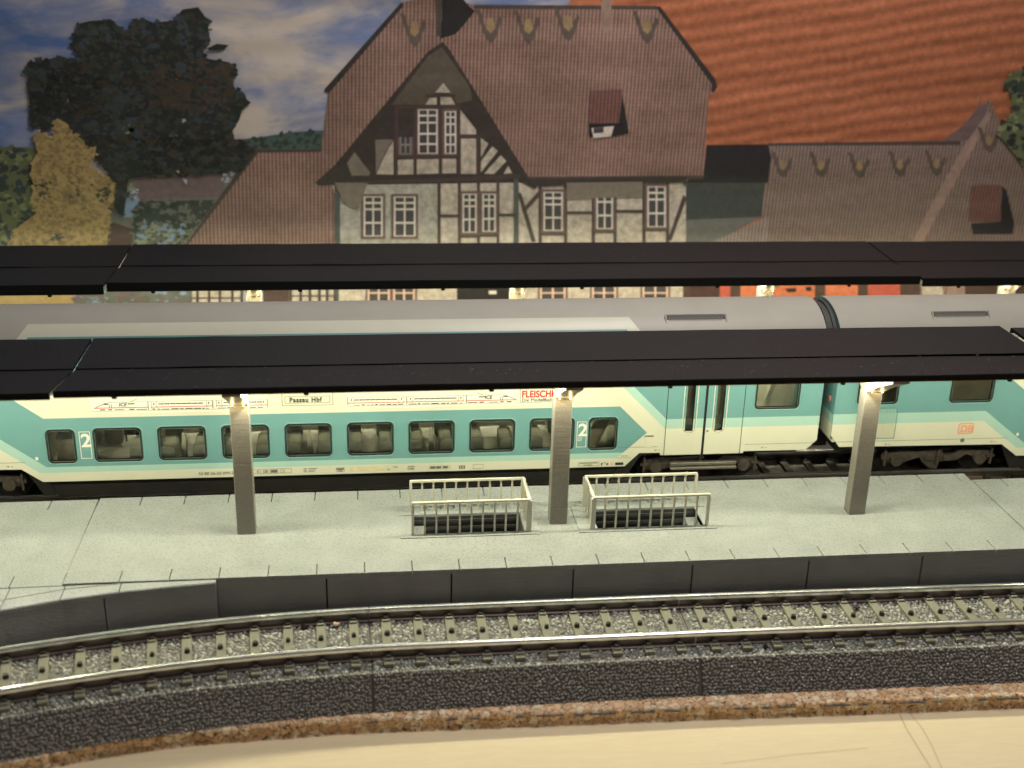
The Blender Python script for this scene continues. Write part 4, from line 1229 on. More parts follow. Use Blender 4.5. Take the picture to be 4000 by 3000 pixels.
# loose crumbs on the front track
for (x, o, z, r, m, lab) in ((4.82, 0.43, -1.14, 0.055, mat('pink_chip', (0.62, 0.46, 0.38), 0.6), 'tiny pinkish chip beside the far rail'),
                             (4.30, 0.47, -1.17, 0.05, m_gap, 'black crumb against the far rail, left of the pinkish chip'),
                             (14.18, 0.30, -1.16, 0.065, m_dark, 'dark lump of loose ballast between two sleepers'),
                             (12.15, 0.47, -1.17, 0.055, m_gap, 'black crumb against the far rail at the right hand joint'),
                             (12.15, -0.80, -1.19, 0.05, m_gap, 'black crumb in front of the near rail at right'),
                             (14.02, -0.69, -1.17, 0.03, m_white, 'white speck lying in front of the near rail')):
    p, n = cf_front(x)
    s = MB(); stone(s, (0, 0, 0), r, m); stone(s, (r * 0.9, r * 0.2, -0.01), r * 0.7, m)
    so = s.build('ballast_crumb', None, lab, 'crumb'); so.location = (p.x + n.x * o, p.y + n.y * o, z)
PRINT = {
 'printed_hall_roof': {
  '': [
   ('orange', [(10.671,8.148),(11.024,8.785),(13.805,10.938),(31.432,11.412),(35.364,-1.859),(14.358,-1.502),(13.881,4.733),(11.479,4.721)]),
  ],
 },
 'printed_side_roof': {
  '': [
   ('tile', [(2.606,4.513),(4.392,4.533),(4.589,3.594),(4.664,3.343),(4.624,1.852),(0.396,1.874),(0.691,2.043)]),
  ],
  'ridge': [
   ('tiledark', [(2.607,4.525),(2.522,4.431),(0.666,1.979),(0.747,1.979),(2.702,4.432),(4.39,4.459),(4.392,4.533)]),
  ],
 },
 'printed_annex': {
  'roof': [
   ('tile2', [(16.465,4.743),(21.557,4.825),(22.092,5.309),(22.442,5.78),(22.677,5.993),(23.257,5.058),(24.605,3.344),(27.056,0.785),(27.264,-0.182),(16.694,-0.057),(16.658,2.057),(16.367,3.562)]),
  ],
  'shaded_recess': [
   ('black', [(14.743,4.692),(16.467,4.722),(16.592,4.382),(16.581,3.649),(14.24,3.646),(14.519,3.99),(14.73,4.076)]),
  ],
  'recess_wall': [
   ('tealdark', [(14.239,3.655),(16.491,3.657),(16.503,2.683),(14.323,2.6)]),
   ('greyteal', [(14.323,2.609),(16.502,2.692),(15.566,2.152),(14.7,1.797),(14.401,1.619)]),
   ('pinkgrey', [(15.566,2.161),(16.68,2.705),(16.825,1.331),(14.558,1.347),(14.7,1.797)]),
  ],
  'ridge': [
   ('tiledark', [(16.464,4.756),(22.01,4.844),(22.03,4.728),(16.473,4.671)]),
  ],
  'hip_ridge': [
   ('pink', [(22.623,5.654),(22.817,5.591),(22.388,4.512),(21.37,1.945),(21.042,1.947),(21.567,3.344),(22.164,4.75)]),
  ],
  'cross_gable': [
   ('purple', [(21.509,4.842),(22.107,5.352),(22.374,5.779),(22.379,6.012),(22.48,5.822),(22.699,5.867),(22.638,5.569),(22.237,4.858)]),
  ],
  'dormer': [
   ('redtile', [(22.546,3.589),(23.427,3.612),(23.695,2.53),(22.634,2.533)]),
   ('black', [(22.735,2.488),(23.624,2.531),(23.482,3.568),(23.647,3.434),(24.067,2.438),(24.071,2.163),(22.838,2.168)]),
  ],
  'roof_ornament': [
   ('ornament', [(16.576,4.531),(16.713,4.489),(16.917,4.039),(17.026,4.061),(17.167,4.384),(17.226,4.255),(17.114,3.867),(17.01,3.801),(16.842,3.909)]),
   ('ochre', [(16.888,4.297),(16.988,4.276),(17.054,4.083),(16.966,3.996),(16.856,4.104)]),
   ('ornament', [(17.66,4.536),(17.799,4.493),(18.01,4.042),(18.119,4.064),(18.258,4.388),(18.319,4.259),(18.211,3.869),(18.106,3.803),(17.936,3.912)]),
   ('ochre', [(17.978,4.301),(18.079,4.28),(18.148,4.085),(18.06,3.999),(17.948,4.107)]),
   ('ornament', [(18.778,4.519),(18.918,4.476),(19.137,4.023),(19.247,4.045),(19.383,4.37),(19.446,4.241),(19.341,3.849),(19.237,3.783),(19.064,3.892)]),
   ('ochre', [(19.102,4.283),(19.204,4.262),(19.275,4.067),(19.188,3.979),(19.074,4.088)]),
   ('ornament', [(19.941,4.567),(20.083,4.524),(20.309,4.069),(20.419,4.091),(20.552,4.418),(20.617,4.288),(20.517,3.895),(20.413,3.829),(20.237,3.938)]),
   ('ochre', [(20.27,4.33),(20.373,4.309),(20.448,4.113),(20.361,4.026),(20.245,4.135)]),
   ('ornament', [(21.003,4.593),(21.146,4.55),(21.378,4.094),(21.489,4.116),(21.62,4.444),(21.687,4.313),(21.59,3.919),(21.486,3.853),(21.308,3.962)]),
   ('ochre', [(21.337,4.356),(21.441,4.334),(21.518,4.138),(21.431,4.05),(21.313,4.159)]),
   ('ornament', [(22.444,5.247),(22.588,5.205),(22.828,4.753),(22.94,4.775),(23.065,5.1),(23.134,4.971),(23.044,4.58),(22.94,4.514),(22.76,4.622)]),
   ('ochre', [(22.783,5.012),(22.887,4.991),(22.968,4.797),(22.882,4.71),(22.762,4.818)]),
  ],
 },
 'printed_wagons': {
  '': [
   ('darkred', [(14.589,0.957),(15.451,0.95),(15.522,0.163),(14.653,0.173)]),
   ('red', [(15.451,0.95),(15.76,0.947),(15.834,0.16),(15.522,0.163)]),
   ('brown', [(15.76,0.947),(16.056,0.945),(16.133,0.157),(15.834,0.16)]),
   ('orangered', [(16.056,0.945),(16.5,0.941),(16.58,0.152),(16.133,0.157)]),
   ('orangered', [(16.5,0.941),(18.26,0.926),(18.356,0.132),(16.58,0.152)]),
   ('brown', [(18.26,0.926),(18.576,0.924),(18.674,0.128),(18.356,0.132)]),
   ('orangered', [(18.576,0.924),(19.555,0.916),(19.662,0.118),(18.674,0.128)]),
   ('brown', [(19.555,0.916),(19.859,0.913),(19.969,0.114),(19.662,0.118)]),
   ('red', [(19.859,0.913),(20.833,0.905),(20.952,0.103),(19.969,0.114)]),
   ('brown', [(20.819,0.998),(21.424,0.994),(21.562,0.096),(20.952,0.103)]),
   ('plaster', [(21.518,0.688),(21.697,0.757),(22.13,0.73),(22.227,0.422),(22.185,0.09),(21.658,0.095)]),
   ('pink', [(22.289,0.775),(22.839,0.771),(22.956,0.081),(22.402,0.087)]),
   ('brown', [(22.819,0.888),(26.06,0.861),(26.227,0.045),(22.956,0.081)]),
   ('black', [(17.411,0.586),(17.733,0.606),(17.769,0.49),(17.517,0.469)]),
   ('black', [(18.008,0.627),(18.191,0.649),(18.217,0.508),(18.07,0.501)]),
  ],
 },
 'printed_station_house': {
  'wall': [
   ('plastergrey', [(4.676,3.8),(7.483,3.805),(7.5,-0.085),(4.573,-0.049)]),
   ('plaster', [(7.383,3.805),(14.234,3.817),(14.552,-0.172),(7.396,-0.083)]),
  ],
  'roof': [
   ('tile', [(6.474,8.257),(7.368,8.521),(8.317,8.222),(13.113,8.27),(14.792,6.39),(14.767,6.097),(14.688,5.999),(14.732,3.807),(4.233,3.626),(4.349,4.56),(4.554,5.974),(4.46,6.02)]),
  ],
  'roof_edge': [
   ('roofedge', [(13.063,8.278),(13.185,8.29),(14.839,6.439),(14.907,6.245),(14.818,6.098),(14.739,6.121),(14.747,6.316)]),
   ('roofedge', [(6.465,8.271),(6.53,8.191),(4.593,5.998),(4.46,6.011),(4.477,6.091)]),
   ('tiledark', [(8.317,8.245),(13.111,8.298),(13.117,8.205),(8.318,8.141)]),
   ('tiledark', [(9.866,3.809),(14.727,3.859),(14.71,3.751),(9.894,3.708)]),
  ],
  'chimney': [
   ('black', [(7.499,8.524),(7.91,8.531),(8.174,8.22),(8.343,8.086),(8.085,7.762),(7.848,7.506),(7.443,7.384),(7.503,7.89)]),
   ('tiledark', [(7.321,8.475),(7.509,8.479),(7.476,7.431),(7.347,7.475)]),
   ('pinkbrown', [(11.594,8.692),(11.885,8.697),(11.918,7.684),(11.8,7.589),(11.682,7.68)]),
  ],
  'roof_ornament': [
   ('ornament', [(6.425,8.008),(6.543,7.988),(6.705,7.489),(6.848,7.491),(7.038,7.86),(7.095,7.746),(6.919,7.285),(6.799,7.167),(6.657,7.327)]),
   ('ochre', [(6.716,7.809),(6.867,7.788),(6.924,7.561),(6.809,7.421),(6.687,7.534)]),
   ('ornament', [(8.366,8.132),(8.486,8.112),(8.662,7.61),(8.806,7.613),(8.991,7.983),(9.051,7.87),(8.883,7.406),(8.764,7.288),(8.617,7.448)]),
   ('ochre', [(8.666,7.932),(8.819,7.912),(8.882,7.683),(8.769,7.543),(8.642,7.656)]),
   ('ornament', [(9.347,8.126),(9.468,8.106),(9.651,7.603),(9.797,7.605),(9.978,7.977),(10.04,7.863),(9.876,7.397),(9.758,7.279),(9.608,7.439)]),
   ('ochre', [(9.651,7.925),(9.806,7.905),(9.872,7.675),(9.76,7.535),(9.631,7.648)]),
   ('ornament', [(10.381,8.213),(10.502,8.192),(10.693,7.688),(10.839,7.69),(11.018,8.063),(11.081,7.949),(10.922,7.482),(10.805,7.364),(10.651,7.525)]),
   ('ochre', [(10.689,8.012),(10.846,7.991),(10.914,7.761),(10.803,7.62),(10.672,7.734)]),
   ('ornament', [(12.454,8.18),(12.578,8.159),(12.784,7.651),(12.933,7.653),(13.105,8.029),(13.173,7.914),(13.022,7.443),(12.905,7.323),(12.746,7.486)]),
   ('ochre', [(12.773,7.977),(12.932,7.956),(13.007,7.724),(12.898,7.582),(12.761,7.697)]),
  ],
  'gable': [
   ('gabledark', [(7.524,7.316),(7.708,7.11),(9.892,3.759),(9.794,3.658),(4.231,3.576),(4.16,3.651),(4.685,4.121),(7.133,7.056)]),
  ],
  'gable_slates': [
   ('slate', [(7.506,7.177),(7.157,6.964),(6.19,5.704),(7.085,5.712),(7.327,6.024),(7.544,6.288),(7.716,5.981),(7.937,5.743),(8.303,5.843),(8.249,6.176)]),
  ],
  'gable_infill': [
   ('plaster', [(7.544,6.273),(7.327,6.024),(7.74,6.028)]),
   ('plaster', [(7.182,5.88),(7.376,5.906),(7.377,5.715),(7.085,5.712)]),
   ('plaster', [(7.473,5.931),(7.741,5.933),(7.864,5.719),(7.474,5.715)]),
   ('plaster', [(7.987,5.6),(8.422,5.069),(8.424,4.947),(7.994,4.945)]),
   ('plaster', [(8.02,4.832),(8.425,4.834),(8.44,3.892),(8.03,3.891)]),
   ('plaster', [(8.554,4.85),(8.755,4.703),(8.563,4.331)]),
   ('plaster', [(8.564,4.232),(8.866,4.63),(9.018,4.507),(8.569,3.932)]),
   ('plaster', [(8.655,3.893),(9.095,4.393),(9.249,4.234),(8.931,3.893)]),
   ('plaster', [(9.182,3.894),(9.303,4.11),(9.423,3.909)]),
   ('plaster', [(6.347,4.264),(6.765,4.276),(6.763,3.879),(6.344,3.868)]),
   ('plaster', [(6.839,4.276),(7.431,4.288),(7.432,3.9),(6.838,3.879)]),
   ('plaster', [(7.505,4.298),(7.901,4.304),(7.905,3.911),(7.507,3.9)]),
   ('plaster', [(5.778,3.877),(5.88,4.125),(6.105,4.568),(6.234,4.764),(6.226,3.868)]),
   ('plasterdark', [(5.757,4.786),(6.225,4.803),(6.081,4.568),(5.855,4.125),(5.764,3.887)]),
   ('plasterdark', [(5.002,4.171),(5.203,4.466),(5.607,3.926),(5.581,3.837),(5.116,3.836)]),
  ],
  'window#1': [
   ('winframe', [(6.814,5.657),(7.47,5.663),(7.475,4.357),(6.809,4.355)]),
   ('muntin', [(6.881,5.59),(7.402,5.595),(7.406,4.426),(6.879,4.424)]),
   ('pane', [(6.925,5.565),(7.119,5.567),(7.119,5.457),(6.925,5.455)]),
   ('pane', [(7.163,5.567),(7.358,5.568),(7.358,5.459),(7.163,5.457)]),
   ('pane', [(6.925,5.403),(7.119,5.405),(7.119,5.272),(6.924,5.27)]),
   ('pane', [(7.163,5.405),(7.358,5.407),(7.359,5.273),(7.163,5.272)]),
   ('pane', [(6.924,5.218),(7.119,5.219),(7.12,4.98),(6.924,4.979)]),
   ('pane', [(7.163,5.22),(7.359,5.221),(7.36,4.982),(7.164,4.981)]),
   ('pane', [(6.924,4.927),(7.12,4.928),(7.12,4.711),(6.923,4.71)]),
   ('pane', [(7.164,4.928),(7.36,4.929),(7.36,4.712),(7.164,4.711)]),
   ('pane', [(6.923,4.657),(7.12,4.658),(7.12,4.452),(6.923,4.451)]),
   ('pane', [(7.164,4.658),(7.361,4.659),(7.361,4.453),(7.164,4.452)]),
  ],
  'window#2': [
   ('winframe', [(7.514,5.615),(7.958,5.619),(7.97,4.359),(7.52,4.357)]),
   ('muntin', [(7.582,5.548),(7.89,5.551),(7.9,4.428),(7.589,4.427)]),
   ('pane', [(7.626,5.522),(7.714,5.523),(7.715,5.42),(7.627,5.419)]),
   ('pane', [(7.758,5.524),(7.846,5.524),(7.847,5.421),(7.759,5.42)]),
   ('pane', [(7.627,5.367),(7.715,5.368),(7.716,5.242),(7.628,5.241)]),
   ('pane', [(7.759,5.368),(7.848,5.369),(7.849,5.243),(7.76,5.242)]),
   ('pane', [(7.628,5.189),(7.717,5.189),(7.718,4.962),(7.63,4.962)]),
   ('pane', [(7.761,5.19),(7.849,5.19),(7.851,4.963),(7.763,4.962)]),
   ('pane', [(7.63,4.909),(7.719,4.909),(7.72,4.703),(7.631,4.703)]),
   ('pane', [(7.763,4.91),(7.852,4.91),(7.853,4.704),(7.765,4.703)]),
   ('pane', [(7.632,4.65),(7.721,4.65),(7.722,4.454),(7.633,4.454)]),
   ('pane', [(7.765,4.65),(7.854,4.651),(7.856,4.455),(7.766,4.454)]),
  ],
  'window#3': [
   ('winframe', [(6.339,5.605),(6.775,5.609),(6.77,4.345),(6.328,4.343)]),
   ('muntindark', [(6.406,5.539),(6.706,5.541),(6.702,4.413),(6.397,4.412)]),
   ('pane', [(6.449,5.513),(6.534,5.514),(6.534,5.41),(6.449,5.409)]),
   ('pane', [(6.578,5.514),(6.663,5.515),(6.662,5.411),(6.577,5.41)]),
   ('pane', [(6.448,5.357),(6.533,5.358),(6.532,5.231),(6.447,5.23)]),
   ('pane', [(6.577,5.358),(6.662,5.359),(6.661,5.232),(6.576,5.231)]),
   ('pane', [(6.447,5.178),(6.532,5.179),(6.531,4.95),(6.445,4.949)]),
   ('pane', [(6.576,5.179),(6.661,5.179),(6.66,4.95),(6.575,4.95)]),
   ('pane', [(6.445,4.897),(6.53,4.897),(6.529,4.69),(6.443,4.689)]),
   ('pane', [(6.574,4.897),(6.66,4.898),(6.659,4.69),(6.573,4.69)]),
   ('pane', [(6.443,4.636),(6.529,4.637),(6.527,4.439),(6.442,4.439)]),
   ('pane', [(6.573,4.637),(6.658,4.637),(6.657,4.44),(6.572,4.439)]),
   ('gabledark', [(6.359,5.682),(6.77,5.685),(6.767,4.864),(6.352,4.862)]),
  ],
  'timber': [
   ('timber', [(6.267,5.705),(6.354,5.706),(6.339,3.853),(6.25,3.853)]),
   ('timber', [(6.765,5.709),(6.852,5.71),(6.847,3.854),(6.758,3.854)]),
   ('timber', [(7.43,5.715),(7.518,5.716),(7.527,3.855),(7.438,3.855)]),
   ('timber', [(7.908,5.719),(7.996,5.72),(8.015,3.856),(7.926,3.856)]),
   ('timber', [(8.429,4.923),(8.518,4.923),(8.535,3.857),(8.445,3.857)]),
   ('timber', [(6.299,4.382),(7.95,4.389),(7.951,4.3),(6.298,4.294)]),
   ('timber', [(7.96,4.935),(8.488,4.938),(8.49,4.849),(7.961,4.847)]),
   ('timber', [(7.085,5.984),(7.862,5.992),(7.862,5.925),(7.085,5.917)]),
   ('timber', [(6.311,5.701),(7.962,5.715),(7.963,5.623),(6.31,5.61)]),
   ('timber', [(4.233,3.651),(7.383,3.77),(9.636,3.895),(9.664,3.774),(7.483,3.655),(4.671,3.627)]),
   ('timber', [(7.398,3.755),(7.488,3.755),(7.505,-0.085),(7.412,-0.084)]),
   ('timber', [(7.951,3.756),(8.031,3.756),(8.072,-0.092),(7.988,-0.091)]),
   ('timber', [(8.467,3.757),(8.547,3.757),(8.61,-0.098),(8.526,-0.097)]),
   ('timber', [(8.994,3.757),(9.075,3.758),(9.16,-0.105),(9.076,-0.104)]),
   ('timberblue', [(9.458,3.758),(9.599,3.758),(9.707,-0.112),(9.56,-0.11)]),
   ('timber', [(10.141,3.759),(10.232,3.759),(10.368,-0.12),(10.273,-0.119)]),
   ('timber', [(10.838,3.76),(10.929,3.76),(11.096,-0.129),(11,-0.128)]),
   ('timber', [(11.604,3.761),(11.697,3.762),(11.897,-0.139),(11.8,-0.138)]),
   ('timber', [(12.205,3.762),(12.298,3.763),(12.525,-0.147),(12.428,-0.145)]),
   ('timber', [(13.011,3.764),(13.104,3.764),(13.367,-0.157),(13.269,-0.156)]),
   ('timber', [(13.67,3.765),(13.764,3.765),(14.056,-0.165),(13.958,-0.164)]),
   ('timberblue', [(4.672,3.651),(4.809,3.652),(4.715,-0.05),(4.573,-0.049)]),
   ('timberblue', [(14.162,3.74),(14.256,3.74),(14.268,3.586),(14.174,3.586)]),
   ('timber', [(7.487,2.783),(7.991,2.782),(7.992,2.7),(7.487,2.701)]),
   ('timber', [(9.065,2.805),(9.524,2.805),(9.526,2.722),(9.067,2.723)]),
   ('timber', [(10.947,2.864),(11.67,2.863),(11.675,2.78),(10.951,2.781)]),
   ('timber', [(12.332,2.903),(13.099,2.902),(13.105,2.819),(12.337,2.82)]),
   ('timber', [(8.007,2.214),(8.531,2.212),(8.533,2.129),(8.008,2.131)]),
   ('timber', [(8.531,2.238),(9.057,2.236),(9.059,2.152),(8.532,2.155)]),
   ('timber', [(10.238,2.273),(10.946,2.27),(10.95,2.187),(10.241,2.189)]),
   ('timber', [(11.739,2.33),(12.324,2.328),(12.329,2.244),(11.743,2.246)]),
   ('timber', [(13.16,2.378),(13.819,2.376),(13.826,2.291),(13.166,2.294)]),
   ('timber', [(9.574,3.378),(9.676,3.378),(10.128,2.006),(10.009,2.007)]),
   ('timber', [(9.739,2.943),(9.818,2.866),(10.222,3.327),(10.147,3.429)]),
   ('timber', [(14.194,3.327),(14.297,3.224),(13.952,2.015),(13.844,2.042)]),
  ],
  'window#4': [
   ('winframe', [(5.356,3.347),(6.003,3.347),(5.988,2.109),(5.333,2.111)]),
   ('muntin', [(5.424,3.277),(5.933,3.277),(5.919,2.181),(5.404,2.183)]),
   ('pane', [(5.468,3.25),(5.655,3.25),(5.654,3.131),(5.466,3.131)]),
   ('pane', [(5.7,3.25),(5.888,3.25),(5.886,3.131),(5.698,3.131)]),
   ('pane', [(5.465,3.076),(5.653,3.076),(5.651,2.957),(5.463,2.957)]),
   ('pane', [(5.697,3.076),(5.885,3.076),(5.884,2.957),(5.695,2.957)]),
   ('pane', [(5.462,2.902),(5.65,2.902),(5.645,2.585),(5.456,2.586)]),
   ('pane', [(5.695,2.902),(5.883,2.902),(5.879,2.584),(5.69,2.585)]),
   ('pane', [(5.455,2.53),(5.644,2.53),(5.639,2.21),(5.449,2.211)]),
   ('pane', [(5.689,2.53),(5.878,2.529),(5.874,2.209),(5.684,2.21)]),
  ],
  'window#5': [
   ('winframe', [(6.161,3.347),(6.881,3.347),(6.878,2.105),(6.148,2.108)]),
   ('muntin', [(6.23,3.277),(6.811,3.277),(6.808,2.177),(6.219,2.18)]),
   ('pane', [(6.274,3.25),(6.498,3.25),(6.497,3.13),(6.273,3.13)]),
   ('pane', [(6.542,3.249),(6.766,3.249),(6.766,3.13),(6.542,3.13)]),
   ('pane', [(6.273,3.076),(6.496,3.075),(6.496,2.956),(6.272,2.956)]),
   ('pane', [(6.541,3.075),(6.766,3.075),(6.765,2.955),(6.541,2.956)]),
   ('pane', [(6.271,2.901),(6.495,2.901),(6.493,2.583),(6.268,2.583)]),
   ('pane', [(6.54,2.901),(6.765,2.9),(6.764,2.582),(6.538,2.583)]),
   ('pane', [(6.268,2.528),(6.493,2.527),(6.491,2.207),(6.265,2.208)]),
   ('pane', [(6.538,2.527),(6.764,2.527),(6.762,2.206),(6.536,2.207)]),
  ],
  'window#6': [
   ('winframe', [(8.005,3.423),(8.532,3.424),(8.552,2.201),(8.017,2.204)]),
   ('muntin', [(8.076,3.353),(8.463,3.353),(8.479,2.275),(8.088,2.276)]),
   ('pane', [(8.121,3.325),(8.247,3.325),(8.248,3.209),(8.123,3.209)]),
   ('pane', [(8.292,3.325),(8.418,3.325),(8.42,3.209),(8.294,3.209)]),
   ('pane', [(8.123,3.155),(8.249,3.154),(8.251,3.038),(8.125,3.038)]),
   ('pane', [(8.294,3.154),(8.42,3.154),(8.422,3.038),(8.296,3.038)]),
   ('pane', [(8.125,2.983),(8.251,2.983),(8.255,2.672),(8.129,2.673)]),
   ('pane', [(8.297,2.983),(8.423,2.983),(8.428,2.672),(8.301,2.672)]),
   ('pane', [(8.129,2.617),(8.256,2.617),(8.26,2.303),(8.133,2.304)]),
   ('pane', [(8.302,2.617),(8.428,2.616),(8.433,2.303),(8.306,2.303)]),
  ],
  'window#7': [
   ('winframe', [(8.542,3.424),(9.052,3.424),(9.078,2.225),(8.562,2.227)]),
   ('muntin', [(8.614,3.353),(8.982,3.353),(9.005,2.299),(8.632,2.3)]),
   ('pane', [(8.66,3.325),(8.776,3.325),(8.778,3.213),(8.662,3.213)]),
   ('pane', [(8.821,3.325),(8.937,3.325),(8.94,3.213),(8.823,3.213)]),
   ('pane', [(8.663,3.158),(8.779,3.158),(8.781,3.046),(8.665,3.046)]),
   ('pane', [(8.825,3.158),(8.941,3.158),(8.943,3.046),(8.827,3.046)]),
   ('pane', [(8.666,2.991),(8.782,2.991),(8.788,2.688),(8.671,2.688)]),
   ('pane', [(8.828,2.991),(8.944,2.99),(8.951,2.688),(8.834,2.688)]),
   ('pane', [(8.672,2.633),(8.789,2.632),(8.795,2.327),(8.677,2.328)]),
   ('pane', [(8.835,2.632),(8.952,2.632),(8.958,2.327),(8.84,2.327)]),
  ],
  'window#8': [
   ('winframe', [(10.212,3.475),(10.89,3.475),(10.942,2.244),(10.254,2.247)]),
   ('muntin', [(10.285,3.404),(10.822,3.404),(10.867,2.318),(10.324,2.32)]),
   ('pane', [(10.332,3.376),(10.531,3.376),(10.536,3.26),(10.336,3.26)]),
   ('pane', [(10.577,3.376),(10.777,3.376),(10.782,3.26),(10.582,3.26)]),
   ('pane', [(10.338,3.204),(10.538,3.204),(10.542,3.087),(10.343,3.087)]),
   ('pane', [(10.584,3.204),(10.784,3.204),(10.789,3.087),(10.589,3.087)]),
   ('pane', [(10.345,3.032),(10.545,3.032),(10.556,2.719),(10.356,2.719)]),
   ('pane', [(10.591,3.032),(10.791,3.031),(10.804,2.718),(10.603,2.719)]),
   ('pane', [(10.358,2.663),(10.559,2.663),(10.571,2.347),(10.369,2.348)]),
   ('pane', [(10.605,2.663),(10.806,2.662),(10.819,2.346),(10.617,2.347)]),
  ],
  'window#9': [
   ('winframe', [(11.666,3.553),(12.274,3.553),(12.347,2.292),(11.73,2.294)]),
   ('muntin', [(11.742,3.481),(12.206,3.481),(12.269,2.365),(11.8,2.367)]),
   ('pane', [(11.79,3.453),(11.952,3.454),(11.959,3.332),(11.796,3.332)]),
   ('pane', [(11.998,3.454),(12.161,3.454),(12.168,3.332),(12.005,3.332)]),
   ('pane', [(11.799,3.277),(11.962,3.277),(11.968,3.155),(11.805,3.155)]),
   ('pane', [(12.008,3.277),(12.171,3.277),(12.178,3.155),(12.015,3.155)]),
   ('pane', [(11.808,3.1),(11.971,3.1),(11.989,2.777),(11.825,2.777)]),
   ('pane', [(12.018,3.099),(12.181,3.099),(12.199,2.776),(12.035,2.776)]),
   ('pane', [(11.828,2.721),(11.992,2.72),(12.009,2.395),(11.845,2.395)]),
   ('pane', [(12.038,2.72),(12.202,2.72),(12.221,2.394),(12.056,2.394)]),
  ],
  'window#10': [
   ('winframe', [(13.082,3.631),(13.747,3.631),(13.843,2.339),(13.168,2.341)]),
   ('muntin', [(13.159,3.559),(13.68,3.559),(13.764,2.413),(13.237,2.415)]),
   ('pane', [(13.208,3.531),(13.398,3.531),(13.407,3.406),(13.217,3.406)]),
   ('pane', [(13.445,3.531),(13.635,3.532),(13.644,3.406),(13.454,3.406)]),
   ('pane', [(13.22,3.35),(13.411,3.35),(13.419,3.224),(13.229,3.224)]),
   ('pane', [(13.458,3.35),(13.648,3.35),(13.657,3.224),(13.466,3.224)]),
   ('pane', [(13.233,3.168),(13.423,3.168),(13.447,2.835),(13.255,2.835)]),
   ('pane', [(13.47,3.168),(13.661,3.168),(13.686,2.834),(13.494,2.835)]),
   ('pane', [(13.259,2.779),(13.451,2.778),(13.474,2.442),(13.282,2.443)]),
   ('pane', [(13.498,2.778),(13.69,2.778),(13.714,2.442),(13.522,2.442)]),
  ],
  'eaves_shade': [
   ('gabledark', [(9.589,3.743),(14.235,3.802),(14.246,3.663),(10.102,3.556),(10.054,3.48)]),
   ('plasterdark', [(10.913,3.659),(13.021,3.687),(13.048,3.276),(10.933,3.199)]),
   ('plasterdark', [(4.672,3.651),(5.554,3.652),(5.503,3.578),(5.294,2.924),(4.903,3.076)]),
  ],
  'dormer': [
   ('redtile', [(11.431,6.113),(12.304,6.17),(12.282,5.267),(11.448,5.261)]),
   ('black', [(12.313,6.025),(12.551,5.021),(12.124,4.919),(11.476,4.915),(11.459,5.246),(12.257,5.252)]),
   ('muntin', [(11.53,5.138),(12.134,5.192),(12.074,4.919),(11.594,4.867)]),
   ('pane', [(11.581,5.139),(11.857,5.165),(11.865,5.017),(11.588,4.99)]),
  ],
  'ground_floor': [
   ('plaster', [(0.772,0.854),(2.131,0.842),(2.1,0.268),(0.733,0.283)]),
   ('brown', [(2.67,0.837),(3.379,0.831),(3.356,0.254),(2.643,0.262)]),
   ('plaster', [(3.358,0.831),(4.816,0.817),(4.801,0.238),(3.335,0.254)]),
   ('timber', [(0.878,0.853),(0.952,0.853),(0.914,0.281),(0.84,0.282)]),
   ('timber', [(1.186,0.851),(1.26,0.85),(1.224,0.278),(1.15,0.279)]),
   ('timber', [(1.474,0.848),(1.549,0.847),(1.514,0.275),(1.44,0.275)]),
   ('timber', [(1.804,0.845),(1.879,0.844),(1.847,0.271),(1.772,0.272)]),
   ('timber', [(2.052,0.843),(2.127,0.842),(2.096,0.268),(2.021,0.269)]),
   ('timber', [(3.362,0.831),(3.437,0.83),(3.415,0.253),(3.339,0.254)]),
   ('timber', [(3.634,0.828),(3.709,0.828),(3.688,0.25),(3.613,0.251)]),
   ('timber', [(3.885,0.826),(3.961,0.825),(3.941,0.247),(3.866,0.248)]),
   ('timber', [(4.137,0.824),(4.213,0.823),(4.195,0.244),(4.119,0.245)]),
   ('timber', [(4.348,0.822),(4.423,0.821),(4.407,0.242),(4.33,0.243)]),
   ('timber', [(4.558,0.82),(4.634,0.819),(4.619,0.24),(4.542,0.241)]),
   ('timber', [(0.748,0.513),(2.113,0.498),(2.11,0.454),(0.745,0.469)]),
   ('timber', [(3.367,0.543),(4.546,0.531),(4.545,0.487),(3.366,0.499)]),
   ('timberblue', [(4.617,0.819),(4.744,0.818),(4.729,0.238),(4.602,0.24)]),
   ('plaster', [(4.704,0.818),(7.991,0.788),(7.997,0.202),(4.689,0.239)]),
   ('black', [(7.948,0.789),(9.447,0.775),(9.462,0.185),(7.954,0.202)]),
   ('plaster', [(9.447,0.775),(14.538,0.729),(14.586,0.127),(9.462,0.185)]),
   ('muntin', [(8.84,0.623),(9.058,0.621),(9.06,0.517),(8.842,0.519)]),
   ('winframe', [(5.427,0.812),(6.154,0.805),(6.148,0.222),(5.417,0.231)]),
   ('pinkplaster', [(5.486,0.811),(6.095,0.806),(6.088,0.223),(5.476,0.23)]),
   ('pane', [(5.537,0.811),(5.765,0.809),(5.762,0.608),(5.534,0.61)]),
   ('pane', [(5.533,0.566),(5.761,0.563),(5.756,0.227),(5.528,0.229)]),
   ('pane', [(5.816,0.808),(6.043,0.806),(6.041,0.605),(5.813,0.608)]),
   ('pane', [(5.812,0.563),(6.041,0.561),(6.037,0.224),(5.808,0.226)]),
   ('winframe', [(6.129,0.805),(6.847,0.799),(6.845,0.215),(6.123,0.223)]),
   ('pinkplaster', [(6.188,0.805),(6.787,0.799),(6.785,0.215),(6.183,0.222)]),
   ('pane', [(6.24,0.804),(6.462,0.802),(6.46,0.601),(6.238,0.603)]),
   ('pane', [(6.237,0.559),(6.46,0.556),(6.458,0.219),(6.234,0.221)]),
